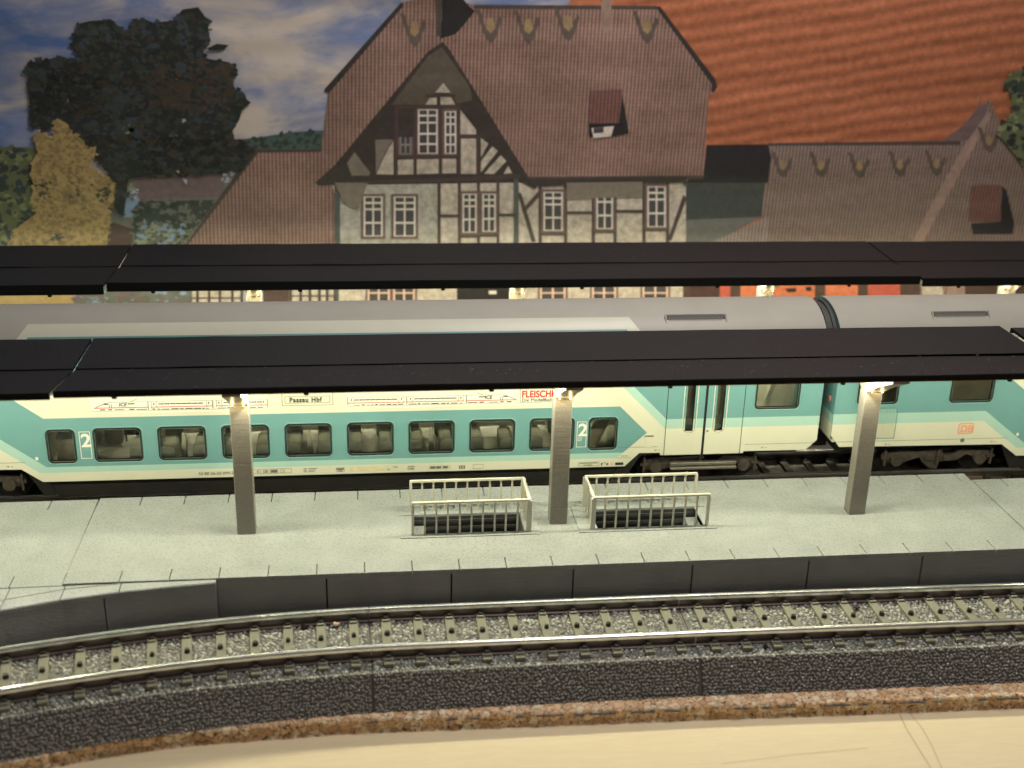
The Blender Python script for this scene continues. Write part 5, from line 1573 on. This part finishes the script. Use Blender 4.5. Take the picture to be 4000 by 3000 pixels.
   ('pane', [(6.513,0.802),(6.735,0.8),(6.735,0.599),(6.512,0.601)]),
   ('pane', [(6.511,0.556),(6.734,0.554),(6.733,0.216),(6.509,0.218)]),
   ('winframe', [(10.217,0.768),(11.067,0.76),(11.093,0.167),(10.237,0.176)]),
   ('pinkplaster', [(10.279,0.767),(11.005,0.761),(11.031,0.167),(10.299,0.176)]),
   ('pane', [(10.332,0.767),(10.615,0.764),(10.623,0.56),(10.339,0.563)]),
   ('pane', [(10.34,0.517),(10.625,0.515),(10.638,0.172),(10.352,0.175)]),
   ('pane', [(10.668,0.764),(10.953,0.761),(10.961,0.557),(10.676,0.56)]),
   ('pane', [(10.678,0.514),(10.963,0.511),(10.977,0.168),(10.691,0.171)]),
   ('winframe', [(11.696,0.754),(12.51,0.747),(12.545,0.15),(11.726,0.16)]),
   ('pinkplaster', [(11.758,0.754),(12.448,0.748),(12.482,0.151),(11.788,0.159)]),
   ('pane', [(11.811,0.753),(12.076,0.751),(12.087,0.546),(11.822,0.548)]),
   ('pane', [(11.824,0.503),(12.089,0.5),(12.108,0.155),(11.842,0.158)]),
   ('pane', [(12.129,0.751),(12.394,0.748),(12.406,0.543),(12.14,0.545)]),
   ('pane', [(12.143,0.499),(12.409,0.497),(12.429,0.152),(12.162,0.155)]),
   ('winframe', [(13.146,0.741),(14.014,0.733),(14.058,0.133),(13.185,0.143)]),
   ('pinkplaster', [(13.208,0.741),(13.95,0.734),(13.995,0.134),(13.248,0.142)]),
   ('pane', [(13.262,0.74),(13.552,0.738),(13.566,0.531),(13.276,0.534)]),
   ('pane', [(13.279,0.488),(13.57,0.485),(13.594,0.139),(13.302,0.142)]),
   ('pane', [(13.606,0.737),(13.896,0.734),(13.911,0.528),(13.62,0.531)]),
   ('pane', [(13.624,0.485),(13.915,0.482),(13.94,0.135),(13.648,0.138)]),
   ('brown', [(14.364,0.959),(14.598,0.957),(14.666,0.126),(14.429,0.129)]),
  ],
 },
 'printed_meadow': {
  '': [
   ('green', [(-7.143,4.567),(-2.82,4.548),(-3.076,1.893),(-7.567,1.917)]),
   ('hill', [(2.063,4.752),(2.862,4.857),(3.665,4.982),(4.468,5.028),(4.45,4.419),(2.043,4.409)]),
   ('greygreen', [(-1.141,3.953),(2.02,4.002),(2.599,4.371),(1.084,1.871),(-1.531,1.885)]),
   ('mauve', [(-0.567,3.813),(1.894,3.899),(1.697,3.26),(-0.542,3.178)]),
   ('hedge', [(-0.545,3.136),(1.491,3.177),(1.261,2.717),(0.876,2.382),(0.232,2.384),(-0.069,2.637),(-0.634,2.554)]),
   ('blueflower', [(-0.786,3.547),(-0.553,3.507),(-0.423,3.178),(-0.66,2.722),(-0.898,2.722)]),
   ('blueflower', [(-0.345,2.679),(0.164,2.552),(0.266,2.299),(-0.492,2.344)]),
   ('bushgrey', [(-0.648,2.387),(0.711,2.34),(0.598,1.873),(-0.772,1.881)]),
   ('brown', [(-1.262,2.64),(-0.648,2.387),(-0.731,1.88),(-1.371,1.884)]),
   ('green', [(0.674,2.382),(0.873,2.339),(0.763,1.915),(0.641,1.916)]),
   ('mustard', [(-5.426,0.697),(-2.33,0.666),(-2.365,0.318),(-5.472,0.353)]),
   ('greygreen', [(-2.308,0.883),(0.813,0.854),(0.774,0.283),(-2.365,0.318)]),
   ('blueflower', [(-2.021,0.533),(-1.456,0.527),(-1.476,0.308),(-2.043,0.315)]),
   ('mauve', [(-1.201,0.655),(-0.633,0.649),(-0.662,0.299),(-1.232,0.306)]),
  ],
 },
 'printed_dark_tree': {
  'crown': [
   ('treedark', [(-2.751,6.676),(-2.905,6.143),(-2.908,5.45),(-2.944,5.138),(-2.462,5.024),(-2.174,5.222),(-1.632,4.514),(-0.936,3.629),(-1.109,3.013),(-0.858,2.722),(-0.65,3.752),(0.025,3.834),(1.816,3.92),(2.344,4.084),(2.608,4.553),(2.105,4.813),(2.077,5.013),(2.27,5.293),(2.434,5.769),(2.25,6.002),(2.11,6.274),(2.319,6.547),(2.097,6.737),(1.524,6.825),(1.458,6.996),(1.65,7.302),(1.622,7.753),(1.414,8.067),(1.031,8.004),(0.786,7.74),(0.326,7.658),(0.071,7.765),(-0.237,7.686),(-0.341,7.348),(-0.475,7.533),(-0.794,7.732),(-1.247,7.688),(-1.476,7.629),(-1.655,7.328),(-1.562,6.766),(-2.196,6.796),(-2.391,6.718)]),
  ],
  'sky_gap': [
   ('skygap', [(-2.33,6.072),(-2.202,6.035),(-2.199,5.881),(-2.317,5.842)]),
   ('skygap', [(-2.037,5.806),(-1.775,5.77),(-1.806,5.653),(-1.943,5.613)]),
   ('skygap', [(-0.497,5.975),(-0.373,5.86),(-0.402,5.743),(-0.472,5.82)]),
   ('skygap', [(0.669,6.412),(0.801,6.375),(0.755,6.278)]),
   ('skygap', [(0.803,5.322),(0.996,5.304),(0.969,5.185),(0.832,5.184)]),
   ('skygap', [(0.478,4.883),(0.693,4.885),(0.667,4.785),(0.508,4.764)]),
   ('skygap', [(0.731,3.754),(0.848,3.733),(0.819,3.59)]),
   ('skygap', [(0.569,3.978),(0.668,3.978),(0.642,3.897)]),
   ('leaflight', [(-0.691,5.075),(-0.091,5.315),(-0.191,5.038),(-0.67,4.877)]),
   ('leaflight', [(0.394,4.543),(0.785,4.525),(0.812,4.343),(0.577,4.363)]),
  ],
  'branch': [
   ('treedark', [(1.578,7.074),(1.816,7.191),(2.121,7.157),(1.961,7.041),(1.613,7.017)]),
  ],
 },
 'printed_golden_bush': {
  '': [
   ('mustard', [(-2.28,5.299),(-2.063,5.183),(-1.939,4.909),(-1.685,4.752),(-1.632,4.514),(-1.373,4.595),(-1.461,4.275),(-1.597,4.073),(-1.383,3.872),(-1.014,3.629),(-1.075,3.178),(-1.275,2.93),(-1.175,2.723),(-1.293,2.305),(-1.371,1.884),(-3.939,1.898),(-3.601,2.439),(-3.047,2.851),(-3.161,3.22),(-3.008,3.545),(-3.092,3.828),(-2.989,4.229),(-2.833,4.429),(-2.913,4.903),(-2.585,4.944),(-2.438,4.709),(-2.381,5.064)]),
  ],
 },
 'printed_green_tree': {
  '': [
   ('green', [(22.956,6.458),(23.18,6.711),(23.893,7.011),(24.95,6.732),(25.651,6.02),(25.946,5.074),(25.661,4.194),(25.015,3.658),(24.283,3.791),(23.746,4.408),(23.134,4.971),(23.05,5.186),(23.375,5.66),(23.236,6.167)]),
  ],
 },
}
LEAVES = [
 ('printed_dark_tree', ['treedark', 'treedark', 'treegreen', 'treebrown', 'treeblue'], [(-2.751,6.676),(-2.905,6.143),(-2.908,5.45),(-2.944,5.138),(-2.462,5.024),(-2.174,5.222),(-1.632,4.514),(-0.936,3.629),(-1.109,3.013),(-0.858,2.722),(-0.65,3.752),(0.025,3.834),(1.816,3.92),(2.344,4.084),(2.608,4.553),(2.105,4.813),(2.077,5.013),(2.27,5.293),(2.434,5.769),(2.25,6.002),(2.11,6.274),(2.319,6.547),(2.097,6.737),(1.524,6.825),(1.458,6.996),(1.65,7.302),(1.622,7.753),(1.414,8.067),(1.031,8.004),(0.786,7.74),(0.326,7.658),(0.071,7.765),(-0.237,7.686),(-0.341,7.348),(-0.475,7.533),(-0.794,7.732),(-1.247,7.688),(-1.476,7.629),(-1.655,7.328),(-1.562,6.766),(-2.196,6.796),(-2.391,6.718)], 2600, 0.075),
 ('printed_dark_tree', ['treebrown', 'treebrown2'], [(0.074,6.405),(1.407,6.805),(2.091,6.621),(2.12,5.766),(1.323,5.523),(0.009,5.591)], 330, 0.085),
 ('printed_dark_tree', ['treedark', 'treeblack'], [(-0.292,4.76),(2.064,4.772),(2.567,4.533),(2.264,4.084),(-0.362,3.915)], 300, 0.085),
 ('printed_dark_tree', ['treeblack', 'treedark'], [(-2.124,6.418),(-0.986,6.47),(-1.203,5.775),(-2.141,5.534),(-2.804,5.373),(-2.818,5.914)], 220, 0.085),
 ('printed_dark_tree', ['treeblue', 'treegreen'], [(-0.977,6.163),(-0.181,6.094),(-0.142,5.157),(-0.403,4.359),(-0.889,4.156),(-0.995,5.543)], 130, 0.09),
 ('printed_golden_bush', ['mustard', 'mustard2', 'mustard', 'mustard2', 'olive'], [(-2.28,5.299),(-2.063,5.183),(-1.939,4.909),(-1.685,4.752),(-1.632,4.514),(-1.373,4.595),(-1.461,4.275),(-1.597,4.073),(-1.383,3.872),(-1.014,3.629),(-1.075,3.178),(-1.275,2.93),(-1.175,2.723),(-1.293,2.305),(-1.371,1.884),(-3.939,1.898),(-3.601,2.439),(-3.047,2.851),(-3.161,3.22),(-3.008,3.545),(-3.092,3.828),(-2.989,4.229),(-2.833,4.429),(-2.913,4.903),(-2.585,4.944),(-2.438,4.709),(-2.381,5.064)], 1500, 0.055),
 ('printed_golden_bush', ['olivedark', 'olive'], [(-2.349,3.546),(-1.873,4.032),(-1.94,2.973),(-2.331,2.973)], 70, 0.05),
 ('printed_golden_bush', ['olivedark', 'treegreen'], [(-1.57,3.547),(-1.096,3.588),(-1.259,3.096),(-1.527,3.178)], 50, 0.05),
 ('printed_golden_bush', ['olivedark', 'treegreen'], [(-2.965,3.586),(-2.608,3.667),(-2.73,3.261),(-2.967,3.22)], 36, 0.05),
 ('printed_golden_bush', ['olivedark', 'treegreen'], [(-2.745,2.394),(-2.47,2.393),(-2.54,2.101),(-2.777,2.102)], 30, 0.05),
 ('printed_meadow', ['green', 'treegreen', 'greenlight', 'treeblue'], [(-6.039,4.494),(-2.862,4.509),(-3.184,1.978),(-6.408,1.994)], 500, 0.1),
 ('printed_meadow', ['bushgrey', 'treegreen', 'leaflight', 'blueflower'], [(-0.641,2.471),(0.933,2.634),(0.641,1.916),(-0.728,1.923)], 140, 0.07),
 ('printed_meadow', ['hill', 'treegreen'], [(2.099,4.692),(3.665,4.982),(4.386,4.987),(4.374,4.581),(2.09,4.531)], 120, 0.07),
 ('printed_meadow', ['hedge', 'treegreen', 'greygreen'], [(-0.545,3.136),(1.491,3.177),(0.876,2.382),(-0.634,2.554)], 150, 0.08),
 ('printed_meadow', ['leaflight', 'skygap'], [(1.773,3.878),(2.175,3.92),(2.12,3.632),(1.759,3.632)], 20, 0.06),
 ('printed_meadow', ['leaflight', 'greygreen', 'skygap'], [(-0.7,3.629),(-0.389,3.589),(-0.499,3.219),(-0.739,3.178)], 24, 0.06),
 ('printed_meadow', ['bushgrey', 'blueflower', 'mauve', 'greygreen'], [(-2.321,0.753),(0.769,0.811),(0.736,0.328),(-2.361,0.362)], 120, 0.07),
 ('printed_green_tree', ['green', 'treegreen', 'greenlight', 'treedark'], [(22.956,6.458),(23.18,6.711),(23.893,7.011),(24.95,6.732),(25.651,6.02),(25.946,5.074),(25.661,4.194),(25.015,3.658),(24.283,3.791),(23.746,4.408),(23.134,4.971),(23.05,5.186),(23.375,5.66),(23.236,6.167)], 300, 0.12),
]
# ------------------------------------------------------------------ printed backdrop sheet
YB = 9.5
PC = {
 'orange': (0.38, 0.105, 0.033), 'tile': (0.225, 0.125, 0.098), 'tile2': (0.185, 0.122, 0.102), 'tiledark': (0.060, 0.042, 0.036), 'black': (0.014, 0.012, 0.014), 'tealdark': (0.040, 0.046, 0.043),
 'greyteal': (0.105, 0.10, 0.095), 'pinkgrey': (0.22, 0.16, 0.145), 'pink': (0.27, 0.165, 0.135), 'purple': (0.135, 0.082, 0.085), 'redtile': (0.15, 0.062, 0.052), 'ochre': (0.24, 0.155, 0.065), 'ornament': (0.088, 0.062, 0.050),
 'darkred': (0.055, 0.022, 0.022), 'red': (0.42, 0.06, 0.03), 'brown': (0.065, 0.034, 0.026), 'orangered': (0.52, 0.12, 0.035), 'plaster': (0.40, 0.335, 0.275), 'plastergrey': (0.315, 0.29, 0.25),
 'plasterdark': (0.17, 0.135, 0.11), 'pinkplaster': (0.55, 0.36, 0.27), 'roofedge': (0.028, 0.022, 0.022), 'pinkbrown': (0.24, 0.15, 0.11), 'gabledark': (0.036, 0.026, 0.023), 'slate': (0.085, 0.066, 0.047),
 'timber': (0.060, 0.036, 0.032), 'timberblue': (0.060, 0.068, 0.066), 'winframe': (0.13, 0.072, 0.064), 'pane': (0.048, 0.040, 0.046), 'muntin': (0.56, 0.49, 0.44), 'muntindark': (0.19, 0.165, 0.16),
 'green': (0.095, 0.115, 0.045), 'greenlight': (0.17, 0.19, 0.075), 'hill': (0.045, 0.085, 0.078), 'greygreen': (0.115, 0.115, 0.10), 'mauve': (0.13, 0.085, 0.092), 'hedge': (0.035, 0.045, 0.036),
 'blueflower': (0.16, 0.24, 0.36), 'bushgrey': (0.10, 0.105, 0.075), 'mustard': (0.33, 0.225, 0.068), 'mustard2': (0.235, 0.155, 0.050), 'olive': (0.17, 0.125, 0.045), 'olivedark': (0.060, 0.050, 0.024),
 'treedark': (0.014, 0.018, 0.017), 'treegreen': (0.026, 0.038, 0.025), 'treeblue': (0.030, 0.043, 0.052), 'treebrown': (0.038, 0.028, 0.018), 'treebrown2': (0.052, 0.036, 0.023), 'treeblack': (0.008, 0.008, 0.009),
 'skygap': (0.34, 0.36, 0.50), 'leaflight': (0.20, 0.22, 0.13)}
PM = {}
def ripple(N, L, B, tc):
    # the paper sheet is slightly wavy and satin, so it shows soft reflections
    mp = N.new('ShaderNodeMapping'); mp.inputs['Scale'].default_value = (0.16, 1, 0.9); mp.inputs['Rotation'].default_value = (0, math.radians(-4), 0)
    L.new(tc.outputs['Object'], mp.inputs['Vector'])
    n = N.new('ShaderNodeTexNoise'); n.inputs['Scale'].default_value = 1.0; n.inputs['Detail'].default_value = 1.5
    L.new(mp.outputs[0], n.inputs['Vector'])
    b = N.new('ShaderNodeBump'); b.inputs['Strength'].default_value = 1.0; b.inputs['Distance'].default_value = 0.22
    L.new(n.outputs['Fac'], b.inputs['Height']); L.new(b.outputs['Normal'], B.inputs['Normal'])
def pmat(k):
    if k in PM: return PM[k]
    col = PC[k]; g_ = 0.3 * col[0] + 0.55 * col[1] + 0.15 * col[2]
    col = tuple(min(0.9, (c * 0.84 + g_ * 0.16) * 1.6 + 0.012) for c in col)  # haze put into the print colours: muted, with lifted blacks
    m, N, L, B = node_mat('print_' + k)
    B.inputs['Roughness'].default_value = 0.36; B.inputs['Specular IOR Level'].default_value = 0.5
    tc = N.new('ShaderNodeTexCoord')
    n = N.new('ShaderNodeTexNoise'); n.inputs['Scale'].default_value = 5.5; n.inputs['Detail'].default_value = 7; n.inputs['Roughness'].default_value = 0.7
    L.new(tc.outputs['Object'], n.inputs['Vector'])
    amp = 0.16
    if k in ('plaster', 'plastergrey'): amp = 0.34
    if k in ('orange',): amp = 0.22
    r = N.new('ShaderNodeValToRGB'); r.color_ramp.elements[0].position = 0.32; r.color_ramp.elements[1].position = 0.68
    r.color_ramp.elements[0].color = (*[c * (1 - amp) for c in col], 1); r.color_ramp.elements[1].color = (*[c * (1 + amp) for c in col], 1)
    L.new(n.outputs['Fac'], r.inputs['Fac'])
    out = r.outputs['Color']
    def wave(direction, scale, dist, lo, hi, dscale=1.0, rot=None, prof='SIN'):
        mp = N.new('ShaderNodeMapping')
        if rot: mp.inputs['Rotation'].default_value = (0, math.radians(rot), 0)
        L.new(tc.outputs['Object'], mp.inputs['Vector'])
        w = N.new('ShaderNodeTexWave'); w.bands_direction = direction; w.wave_profile = prof
        w.inputs['Scale'].default_value = scale; w.inputs['Distortion'].default_value = dist; w.inputs['Detail'].default_value = 2
        w.inputs['Detail Scale'].default_value = dscale
        L.new(mp.outputs[0], w.inputs['Vector'])
        q = N.new('ShaderNodeMapRange'); q.inputs['To Min'].default_value = lo; q.inputs['To Max'].default_value = hi
        L.new(w.outputs['Fac'], q.inputs['Value'])
        return q.outputs['Result']
    def mul(colsock, val):
        x = N.new('ShaderNodeMix'); x.data_type = 'RGBA'; x.blend_type = 'MULTIPLY'; x.inputs['Factor'].default_value = 1
        L.new(colsock, x.inputs[6]); L.new(val, x.inputs[7]); return x.outputs[2]
    if k in ('tile', 'tile2', 'redtile', 'pinkgrey'):
        out = mul(out, wave('X', 3.2, 0.35, 0.55, 1.30, 2.0, rot=-1.5)); out = mul(out, wave('Z', 3.2, 1.5, 0.93, 1.06, 2.0))
        if k == 'tile':
            n4 = N.new('ShaderNodeTexNoise'); n4.inputs['Scale'].default_value = 0.55; n4.inputs['Detail'].default_value = 3
            L.new(tc.outputs['Object'], n4.inputs['Vector'])
            q4 = N.new('ShaderNodeMapRange'); q4.inputs['From Min'].default_value = 0.3; q4.inputs['From Max'].default_value = 0.7
            q4.inputs['To Min'].default_value = 0.80; q4.inputs['To Max'].default_value = 1.15
            L.new(n4.outputs['Fac'], q4.inputs['Value']); out = mul(out, q4.outputs['Result'])
    if k == 'orange':
        out = mul(out, wave('Z', 0.85, 4.0, 0.72, 1.09, 0.30, rot=9)); out = mul(out, wave('Z', 6.5, 1.6, 0.86, 1.08, 1.5, rot=1.0))
    L.new(out, B.inputs['Base Color'])
    ripple(N, L, B, tc)
    PM[k] = m
    return m
m_sky, N, L, B = node_mat('print_sky')
B.inputs['Roughness'].default_value = 0.50; B.inputs['Specular IOR Level'].default_value = 0.35
tc = N.new('ShaderNodeTexCoord'); mp = N.new('ShaderNodeMapping'); mp.inputs['Scale'].default_value = (0.32, 1, 0.75); mp.inputs['Location'].default_value = (1.7, 0, 0.35)
mp.inputs['Rotation'].default_value = (0, math.radians(14), 0)
L.new(tc.outputs['Object'], mp.inputs['Vector'])
n = N.new('ShaderNodeTexNoise'); n.inputs['Scale'].default_value = 1.15; n.inputs['Detail'].default_value = 7; n.inputs['Roughness'].default_value = 0.58; n.inputs['Distortion'].default_value = 0.4
L.new(mp.outputs[0], n.inputs['Vector'])
sx = N.new('ShaderNodeSeparateXYZ'); L.new(tc.outputs['Object'], sx.inputs[0])
# the printed sky is bluer toward its upper left corner and cloudier to the right
gx = N.new('ShaderNodeMapRange'); gx.inputs['From Min'].default_value = -3.5; gx.inputs['From Max'].default_value = 2.5; gx.inputs['To Min'].default_value = -0.05; gx.inputs['To Max'].default_value = 0.09
L.new(sx.outputs['X'], gx.inputs['Value'])
gz = N.new('ShaderNodeMapRange'); gz.inputs['From Min'].default_value = 4.0; gz.inputs['From Max'].default_value = 8.4; gz.inputs['To Min'].default_value = 0.07; gz.inputs['To Max'].default_value = -0.05
L.new(sx.outputs['Z'], gz.inputs['Value'])
a1 = N.new('ShaderNodeMath'); L.new(n.outputs['Fac'], a1.inputs[0]); L.new(gx.outputs['Result'], a1.inputs[1])
a2 = N.new('ShaderNodeMath'); L.new(a1.outputs[0], a2.inputs[0]); L.new(gz.outputs['Result'], a2.inputs[1])
r = N.new('ShaderNodeValToRGB'); e = r.color_ramp.elements
e[0].position = 0.33; e[0].color = (0.11, 0.20, 0.46, 1); e[1].position = 0.66; e[1].color = (0.74, 0.65, 0.59, 1)
x = e.new(0.48); x.color = (0.30, 0.34, 0.53, 1); x = e.new(0.55); x.color = (0.47, 0.46, 0.55, 1)
ripple(N, L, B, tc)
L.new(a2.outputs[0], r.inputs['Fac']); L.new(r.outputs['Color'], B.inputs['Base Color'])

bd = MB(); bd.box(-14, 40, YB, YB + 0.06, -2.045, 13.0, m_sky)
back = bd.build('printed_backdrop', None, 'printed landscape backdrop sheet standing behind the model railway', 'backdrop')
yy = YB - 0.002
DY = 0.00016
holders = {}
def clip_top(pts):
    return [(max(-13.9, min(39.9, x)), max(-2.03, min(12.9, z))) for x, z in pts]
first_y = {}
for grp in ('printed_meadow', 'printed_hall_roof', 'printed_side_roof', 'printed_annex', 'printed_wagons', 'printed_station_house', 'printed_dark_tree', 'printed_golden_bush', 'printed_green_tree'):
    subs = PRINT[grp]
    first = None
    for sub, polys in subs.items():
        mb = MB()
        for mk, pts in polys:
            yy -= DY
            pts = clip_top(pts)
            mb.add([(x, yy, z) for x, z in pts], [tuple(range(len(pts)))], pmat(mk))
        nm = grp if first is None else sub.split('#')[0]
        if first is None:
            first = mb.build(grp, back)
        else:
            mb.build(nm or 'detail', first)
    holders[grp] = first
    # leaf clumps of this group
    lv = [l for l in LEAVES if l[0] == grp]
    if lv:
        mb = MB()
        for g_, ms, poly, n, sz in lv:
            xs = [p[0] for p in poly]; zs = [p[1] for p in poly]
            def inside(x, z):
                c = False
                for (xa, za), (xb, zb) in zip(poly, poly[1:] + poly[:1]):
                    if (za > z) != (zb > z) and x < (xb - xa) * (z - za) / (zb - za) + xa: c = not c
                return c
            k = 0; tries = 0
            while k < n and tries < n * 30:
                tries += 1
                x, z = rnd.uniform(min(xs), max(xs)), rnd.uniform(min(zs), max(zs))
                if not inside(x, z): continue
                k += 1; x += rnd.gauss(0, 0.035); z += rnd.gauss(0, 0.03)
                r_ = sz * rnd.uniform(0.3, 1.5) * (1 if rnd.random() < 0.8 else 1.5); a0 = rnd.uniform(0, 6.28); q = rnd.randint(7, 11)
                y = yy - 0.0005 - rnd.random() * 0.004
                mb.add([(x + r_ * rnd.uniform(0.35, 1.25) * math.cos(a0 - 6.283 * i / q), y, z + r_ * rnd.uniform(0.3, 0.95) * math.sin(a0 - 6.283 * i / q)) for i in range(q)],
                       [tuple(range(q))], pmat(rnd.choice(ms)))
            yy -= 0.0
        mb.build('printed_leaves', first)
        yy -= 0.005
